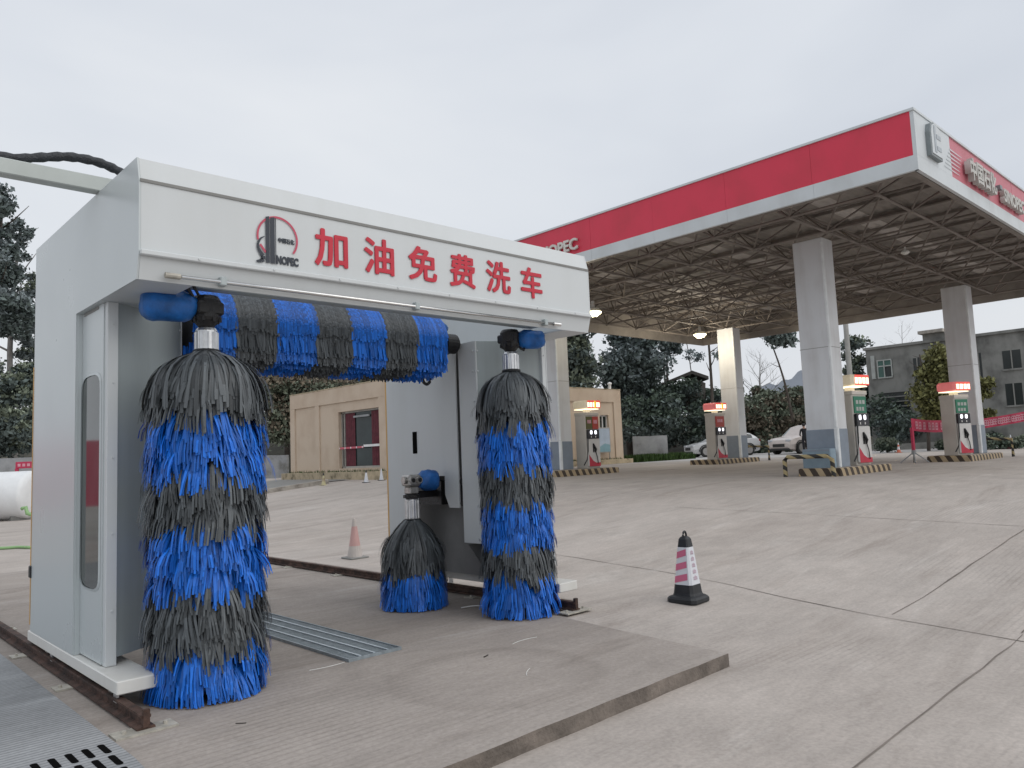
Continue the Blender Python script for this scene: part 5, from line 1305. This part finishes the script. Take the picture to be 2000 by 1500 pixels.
for (x0, x1, y0, y1, kd) in wins:
    (ya0, zb1), (ya1, zb0) = onx((x0+x1)/2-(x1-x0)/2, y0), onx(x1, y1)
    m = MB(); m.box((OX-.02, ya1, zb0), (OX-.005, ya0, zb1)); wv_ = m.build('window', 'oldwin', ob)
    m = MB(); yy0, yy1 = ya1, ya0
    if kd == 'g':
        m.box((OX-.10, yy0, zb0), (OX-.03, yy1, zb0+.07)); m.box((OX-.10, yy0, zb1-.07), (OX-.03, yy1, zb1)); m.box((OX-.10, yy0, zb0+(zb1-zb0)*.62), (OX-.03, yy1, zb0+(zb1-zb0)*.68))
        for yv in (yy0, (yy0+yy1)/2, yy1-.06): m.box((OX-.102, yv, zb0), (OX-.028, yv+.06, zb1))
        m.build('window_frame', 'oldframe', wv_)
        m = MB(); m.box((OX-.06, (yy0+yy1)/2, zb0+.05), (OX-.05, yy1-.05, zb0+(zb1-zb0)*.62)); m.box((OX-.06, yy0+.05, zb0+(zb1-zb0)*.68), (OX-.05, yy1-.05, zb1-.05)); m.build('pane', 'oldgreen', wv_)
    elif kd == 'l':
        for k in range(8): zz = zb0+(zb1-zb0)*k/7.2; m.box((OX-.12, yy0, zz), (OX-.03, yy1, zz+.07))
        m.build('louvre', 'seam', wv_)
    else:
        m.box((OX-.09, yy0-.05, zb0-.10), (OX-.021, yy1+.05, zb0)); m.box((OX-.07, (yy0+yy1)/2-.03, zb0), (OX-.021, (yy0+yy1)/2+.03, zb1)); m.build('sill', 'oldconc', wv_)
# pole
pb = at(1671, 870, 44); pole = thing('utility_pole', 'pale concrete utility pole rising behind the front pump sign', 'pole', (pb.x, pb.y, .8))
m = MB(); m.tube([(0, 0, -.2), (0, 0, 9.2)], [.17, .13], n=12); m.build('pole_shaft', 'polec', pole)
m = MB(); m.box((-.9, -.05, 8.5), (.9, .05, 8.6)); m.build('crossarm', 'polec', pole)

# ------------------------------------------------------------------ cars
def car(loc, rz, body, glass, label, H=1.47, L=4.35, W=1.78, suv=False):
    t_ = thing('parked_car', label, 'car', loc, rz)
    # stations: x, sill z, belt z, roof z, belt half width, roof half width   (nose at -x)
    if suv: st_ = [(-.5, .42, .62, .64, .74, .70), (-.485, .30, .80, .82, .86, .80), (-.40, .24, .92, .94, .93, .86), (-.27, .22, .99, 1.01, .95, .88), (-.22, .22, 1.01, 1.06, .95, .84), (-.08, .22, 1.04, 1.56, .95, .70), (.04, .22, 1.05, 1.66, .95, .68), (.30, .22, 1.06, 1.66, .95, .68), (.42, .24, 1.07, 1.56, .94, .68), (.475, .30, 1.05, 1.18, .90, .78), (.50, .40, .80, .84, .82, .76)]
    else: st_ = [(-.5, .36, .55, .57, .72, .68), (-.485, .24, .66, .68, .86, .80), (-.40, .19, .78, .80, .92, .84), (-.29, .17, .86, .88, .94, .86), (-.24, .17, .88, .93, .94, .84), (-.07, .17, .92, 1.36, .95, .66), (.04, .17, .94, 1.45, .95, .64), (.22, .17, .97, 1.45, .95, .64), (.38, .19, 1.0, 1.32, .93, .66), (.455, .24, 1.0, 1.12, .90, .74), (.49, .30, .92, .95, .86, .78), (.50, .38, .74, .77, .80, .74)]
    hs_ = H/(1.66 if suv else 1.45); hw_ = W/2
    rings = []
    for x, zs, zb, zr_, bw, rw in st_:
        zs, zb, zr_ = zs*hs_, zb*hs_, zr_*hs_; b = bw*hw_; r = rw*hw_
        zm = zs+(zb-zs)*.5
        rings.append([(x*L, -b*.90, zs), (x*L, -b*1.02, zm), (x*L, -b, zb), (x*L, -r, zr_-.04*hs_), (x*L, -r*.75, zr_), (x*L, r*.75, zr_), (x*L, r, zr_-.04*hs_), (x*L, b, zb), (x*L, b*1.02, zm), (x*L, b*.90, zs)])
    m = MB(); m.loft(rings); bo = m.build('body', body, t_)
    sb = bo.modifiers.new('bevel', 'BEVEL'); sb.width = .035; sb.segments = 2; sb.angle_limit = .5
    def side(i, j, s):
        m = MB()
        seq = list(range(i, j+1)); lo_, hi_ = [], []
        for k in seq:
            b = Vector(rings[k][2 if s < 0 else 7]); r = Vector(rings[k][3 if s < 0 else 6]); off_ = Vector((0, s*.014, .006))
            f0, f1 = .10, .90
            if k == seq[0] or k == seq[-1]: f0, f1 = .10, .55 if (k == seq[0] and not suv) else .8
            lo_.append(b.lerp(r, f0)+off_); hi_.append(b.lerp(r, f1)+off_)
        for k in range(len(seq)-1): m.quad(lo_[k], lo_[k+1], hi_[k+1], hi_[k])
        m.build('side_window', glass, t_, fix=False)
    i0, i1 = 5, len(st_)-4
    for s in (-1, 1): side(i0, i1, s)
    def screen(k0, k1, name):
        m = MB(); A = [Vector(rings[k0][i]) for i in (3, 6)]; B_ = [Vector(rings[k1][i]) for i in (3, 6)]
        d = Vector((-.02 if k0 < 6 else .02, 0, .02)); A[0] = A[0].lerp(B_[0], .08)+Vector((0, .05, 0)); A[1] = A[1].lerp(B_[1], .08)-Vector((0, .05, 0)); C0 = B_[0]+Vector((0, .05, -.01)); C1 = B_[1]-Vector((0, .05, .01))
        m.quad(A[0]+d, A[1]+d, C1+d, C0+d); m.build(name, glass, t_, fix=False)
    screen(4, 5, 'windscreen'); screen(len(st_)-3, len(st_)-4, 'rear_window')
    for sx in (-.315, .315):
        for s in (-1, 1):
            R0_ = .33*(1.08 if suv else 1); yw = s*(hw_-.10)
            m = MB(); m.tube([(sx*L, yw-.11, R0_), (sx*L, yw+.11, R0_)], R0_, n=24); wh = m.build('wheel', 'tyre', t_)
            m = MB(); m.tube([(sx*L, yw+s*.105, R0_), (sx*L, yw+s*.118, R0_)], R0_*.66, n=20); m.tube([(sx*L, yw+s*.118, R0_), (sx*L, yw+s*.128, R0_)], R0_*.2, n=10)
            m.build('rim', 'rim', wh)
            m = MB(); pts = [(sx*L+R0_*1.22*math.cos(a), yw+s*.07, R0_+R0_*1.18*math.sin(a)) for a in [PI*k/14 for k in range(15)]]; m.tube(pts, .035, n=6); m.build('wheel_arch', 'plastic', t_)
    for s in (-1, 1):
        hz_ = (.78 if suv else .66)*hs_
        m = MB(); m.box((-.497*L, s*hw_*.50, hz_-.07), (-.455*L, s*hw_*.86, hz_+.06), bev=.03); m.build('headlight', 'headlight', t_)
        m = MB(); m.box((.465*L, s*hw_*.56, .80*hs_), (.503*L, s*hw_*.88, .96*hs_), bev=.03); m.build('tail_light', 'taillight', t_)
        m = MB(); m.box((-.12*L, s*(hw_+.01), 1.0*hs_), (-.085*L, s*(hw_+.18), 1.10*hs_), bev=.03); m.build('mirror', body, t_)
    m = MB(); m.box((-.508*L, -hw_*.45, .42*hs_), (-.495*L, hw_*.45, .60*hs_), bev=.02); m.build('grille', 'plastic', t_)
    m = MB(); m.box((-.506*L, -hw_*.75, .22*hs_), (-.47*L, hw_*.75, .34*hs_), bev=.03); m.build('bumper', 'plastic', t_)
    return t_
hdg = math.atan2(-.684, .729)   # length lies across the view, nose to the left
c1 = at(1411, 893, 47.5); car((c1.x, c1.y, gh(c1.x, c1.y)+.004), hdg+math.radians(8), 'car', 'carglass', 'silver white hatchback half hidden by the brightly lit column')
c2 = at(1572, 890, 46.5); car((c2.x, c2.y, gh(c2.x, c2.y)+.004), hdg+math.radians(32), 'carpearl', 'suvglass', 'pearl white SUV with its nose showing left of the front column', 1.70, 4.6, 1.86, True)

# ------------------------------------------------------------------ person
def person(loc, rz):
    root = thing('person', 'person in black jacket and trousers standing beside the white SUV', 'person', loc, rz)
    V, E, Rr = [], [], []
    def add(p, r, par=None):
        V.append(p); Rr.append(r); i = len(V)-1
        if par is not None: E.append((par, i))
        return i
    pel = add((0, 0, .93), (.145, .105)); sp = add((0, .0, 1.10), (.135, .10), pel); ch = add((0, 0, 1.30), (.165, .11), sp); ub = add((0, 0, 1.42), (.12, .08), ch); nk = add((0, .01, 1.50), (.052, .052), ub); hd_ = add((0, .02, 1.58), (.072, .078), nk); ht = add((0, .02, 1.68), (.068, .078), hd_)
    hands = []
    for s in (-1, 1):
        hip = add((s*.09, 0, .86), (.09, .09), pel); kn = add((s*.10, .01, .49), (.062, .062), hip); an = add((s*.105, -.02, .09), (.042, .042), kn); add((s*.115, .10, .05), (.04, .035), an)
        sh_ = add((s*.19, 0, 1.40), (.06, .06), ub); el = add((s*.27, -.02, 1.12), (.045, .045), sh_); wr = add((s*.16, .20, 1.04), (.028, .024), el); pm = add((s*.10, .26, 1.045), (.034, .018), wr)
        for k in range(4):
            f1_ = add((s*(.065-.004*k), .285, 1.075-.020*k), (.009, .009), pm); add((s*(.035-.003*k), .285-.004*k, 1.070-.020*k), (.008, .008), f1_)
        th = add((s*.095, .262, 1.085), (.010, .010), pm); add((s*.07, .27, 1.10), (.009, .009), th)
    me = bpy.data.meshes.new('body'); me.from_pydata(V, E, []); o_ = bpy.data.objects.new('body_tmp', me); col.objects.link(o_)
    md = o_.modifiers.new('skin', 'SKIN'); md.use_smooth_shade = True
    for k, sv in enumerate(me.skin_vertices[0].data): sv.radius = Rr[k]; sv.use_root = (k == 0)
    o_.modifiers.new('sub', 'SUBSURF').levels = 1
    bpy.context.view_layer.update(); dg = bpy.context.evaluated_depsgraph_get(); nm = bpy.data.meshes.new_from_object(o_.evaluated_get(dg)); bpy.data.objects.remove(o_)
    nm.materials.clear(); nm.materials.append(M['blackcloth']); nm.materials.append(M['skin']); nm.name = 'body'
    for p in nm.polygons:
        c = p.center; p.material_index = 1 if (c.z > 1.47 or (c.y > .215 and c.z > .9)) else 0
    b = bpy.data.objects.new('body', nm); col.objects.link(b); b.parent = root
    m = MB(); m.lathe([(.0, 1.765), (.05, 1.755), (.083, 1.71), (.088, 1.65), (.08, 1.60)], (0, .005, 0), 14); m.build('hair', 'hair', root, smooth=True)
    m = MB()   # face
    m.lathe([(0, -.015), (.013, 0), (0, .03)], (0, .105, 1.61), 8); m.box((-.022, .092, 1.565), (.022, .098, 1.572))
    for s in (-1, 1): m.lathe([(0, -.007), (.009, 0), (0, .007)], (s*.03, .093, 1.64), 8); m.lathe([(0, -.03), (.014, 0), (0, .03)], (s*.076, .02, 1.625), 8)
    m.build('face', 'skin', root)
    return root
pm_ = at(1574, 889, 44); person((pm_.x, pm_.y, gh(pm_.x, pm_.y)+.006), math.radians(-38))

# ------------------------------------------------------------------ banners, barrier stand, cones far off
def banner(a, b, z0, z1, label, sag=.05, n=14, th=.42):
    t_ = thing('red_banner', label, 'banner', (0, 0, 0), 0, 'red banners with pale characters')
    a = Vector(a); b = Vector(b); m = MB(); rows = []
    d = (b-a).normalized(); nrm = Vector((d.y, -d.x, 0)).normalized()
    for k in range(n+1):
        u = k/n; p = a.lerp(b, u); z = z0+(z1-z0)*u-sag*math.sin(PI*u); w_ = nrm*.03*math.sin(k*1.9)
        rows.append((p+w_+Vector((0, 0, z-p.z)), p+w_*.4+Vector((0, 0, z-p.z+th))))
    for k in range(n): m.quad(rows[k][0], rows[k+1][0], rows[k+1][1], rows[k][1])
    m.build('cloth', 'banner', t_, fix=False)
    for k in range(1, n):
        p0, p1 = rows[k]; off_ = nrm*.012; w_ = d*.085; m = MB()
        for (u0, u1, s0, s1) in ((.2, .3, -1, 1), (.45, .55, -1, 1), (.7, .8, -.8, .8), (.2, .8, -.15, .2), (.3, .7, -1, -.7), (.3, .7, .7, 1)):
            A = p0.lerp(p1, u0)+off_; B_ = p0.lerp(p1, u1)+off_; m.quad(A+w_*s0, A+w_*s1, B_+w_*s1, B_+w_*s0)
        m.build('cloth_mark', 'bannertext', t_, fix=False)
    return t_
s0 = at(1787, 908, 25); sz = gh(s0.x, s0.y)
e0 = at(1846, 838, 26.5); banner((s0.x, s0.y, sz), (e0.x, e0.y, sz), sz+1.05, sz+.98, 'short red banner from the barrier stand to the rightmost pump', .03, 8, .40)
e1 = at(1918, 838, 28); e2 = at(2060, 815, 28); banner((e1.x, e1.y, sz), (e2.x, e2.y, sz), sz+1.06, sz+1.46, 'long red banner running off the right photo edge', .04, 16, .35)
stn = thing('barrier_stand', 'red post stand with splayed white feet holding the short banner', 'stand', (s0.x, s0.y, sz))
m = MB(); m.box((-.06, -.04, .42), (.06, .04, 1.15), bev=.01); m.build('post', 'banner', stn)
m = MB(); m.box((-.07, -.05, .28), (.07, .05, .42), bev=.01)
m.build('socket', 'wallgrey', stn)
for a in (.4, 1.97, 3.54, 5.11):
    m = MB(); m.tube([(0, 0, .36), (.42*math.cos(a), .42*math.sin(a), .02)], .02, n=6); m.build('foot', 'wallgrey', stn)
p = at(1756, 887, 39); round_cone((p.x, p.y, gh(p.x, p.y)+.006), .50, ['coneorange', 'conewhite', 'coneorange', 'conewhite'], 'small pale orange cone beside the clipped round bush', base='coneorange')
p = at(1976, 881, 38); round_cone((p.x, p.y, gh(p.x, p.y)+.006), .68, ['conepink', 'conewhite', 'conepink', 'conewhite'], 'red and white cone under the right red banner', base='pumpred')

# ------------------------------------------------------------------ white tank, hose and red stand at the left
tk = thing('white_tank', 'large white cylindrical tank lying on the ground at the left edge', 'tank', (0, 0, 0))
tc_ = at(-40, 966, 26); ax = Vector((.729, -.684, 0)); r_t = .80; zc = r_t+.02
A = Vector((tc_.x, tc_.y, zc))-ax*.55; B_ = Vector((tc_.x, tc_.y, zc))+ax*1.75
m = MB(); rad = [.55, .72, .79, .80, .80, .80, .79, .72, .55]; ps2 = [A-ax*.14, A-ax*.08, A, A.lerp(B_, .02), A.lerp(B_, .5), A.lerp(B_, .98), B_, B_+ax*.08, B_+ax*.14]
m.tube(ps2, rad, n=32); m.build('tank_shell', 'tank', tk, smooth=True)
m = MB(); m.tube([A.lerp(B_, .22), A.lerp(B_, .235)], .806, n=32); m.build('tank_seam', 'conewhite', tk)
for f_ in (.15, .85):
    c = A.lerp(B_, f_); m = MB(); m.box((c.x-.35, c.y-.35, 0), (c.x+.35, c.y+.35, .14)); m.build('cradle', 'seam', tk)
m = MB(); hz_ = [at(-30, 1085, 15.5), at(10, 1083, 15.5), at(35, 1080, 15.6), at(60, 1080, 15.4)]; m.tube([(p.x, p.y, .03) for p in hz_], .03, n=8)
tag(m.build('green_hose', 'hose', smooth=True), 'straight pale green hose on the ground left of the gantry', 'hose')
m = MB(); hz_ = [at(42, 1009, 20), at(50, 1006, 20), at(53, 1018, 20), at(66, 1022, 20)]; m.tube([(p.x, p.y, max(.04, p.z+.2)) for p in hz_], .05, n=8)
tag(m.build('green_hose', 'hose', smooth=True), 'bent pale green hose end beside the white tank', 'hose')
rs = at(47, 905, 33); rst = thing('red_sign_stand', 'small red sign stand behind the white tank', 'sign stand', (rs.x, rs.y, 0), hdg)
m = MB(); m.box((-.35, -.03, 1.78), (.9, .03, 2.06), bev=.01); bo_ = m.build('sign_board', 'banner', rst)
m = MB()
for k in range(5): m.box((-.25+k*.2, -.036, 1.86), (-.13+k*.2, -.031, 1.98))
m.build('sign_marks', 'bannertext', bo_)
for xx in (-.3, .8):
    m = MB(); m.box((xx-.06, -.04, 0), (xx+.06, .04, 1.78)); m.build('leg', 'banner', rst)

# red panel added out of view for its reflection in the tower window
hr_ = thing('reflection_panel', 'red panel on posts added out of view for its reflection in the long tower window', 'hoarding', (-1.9, 18.2, 0), math.radians(20))
m = MB(); m.box((-1.6, -.03, .75), (1.1, .03, 2.15), bev=.01); m.build('panel', 'banner', hr_)
for xx in (-1.5, 1.0):
    m = MB(); m.box((xx-.04, .031, 0), (xx+.04, .10, 2.15)); m.build('post', 'seam', hr_)
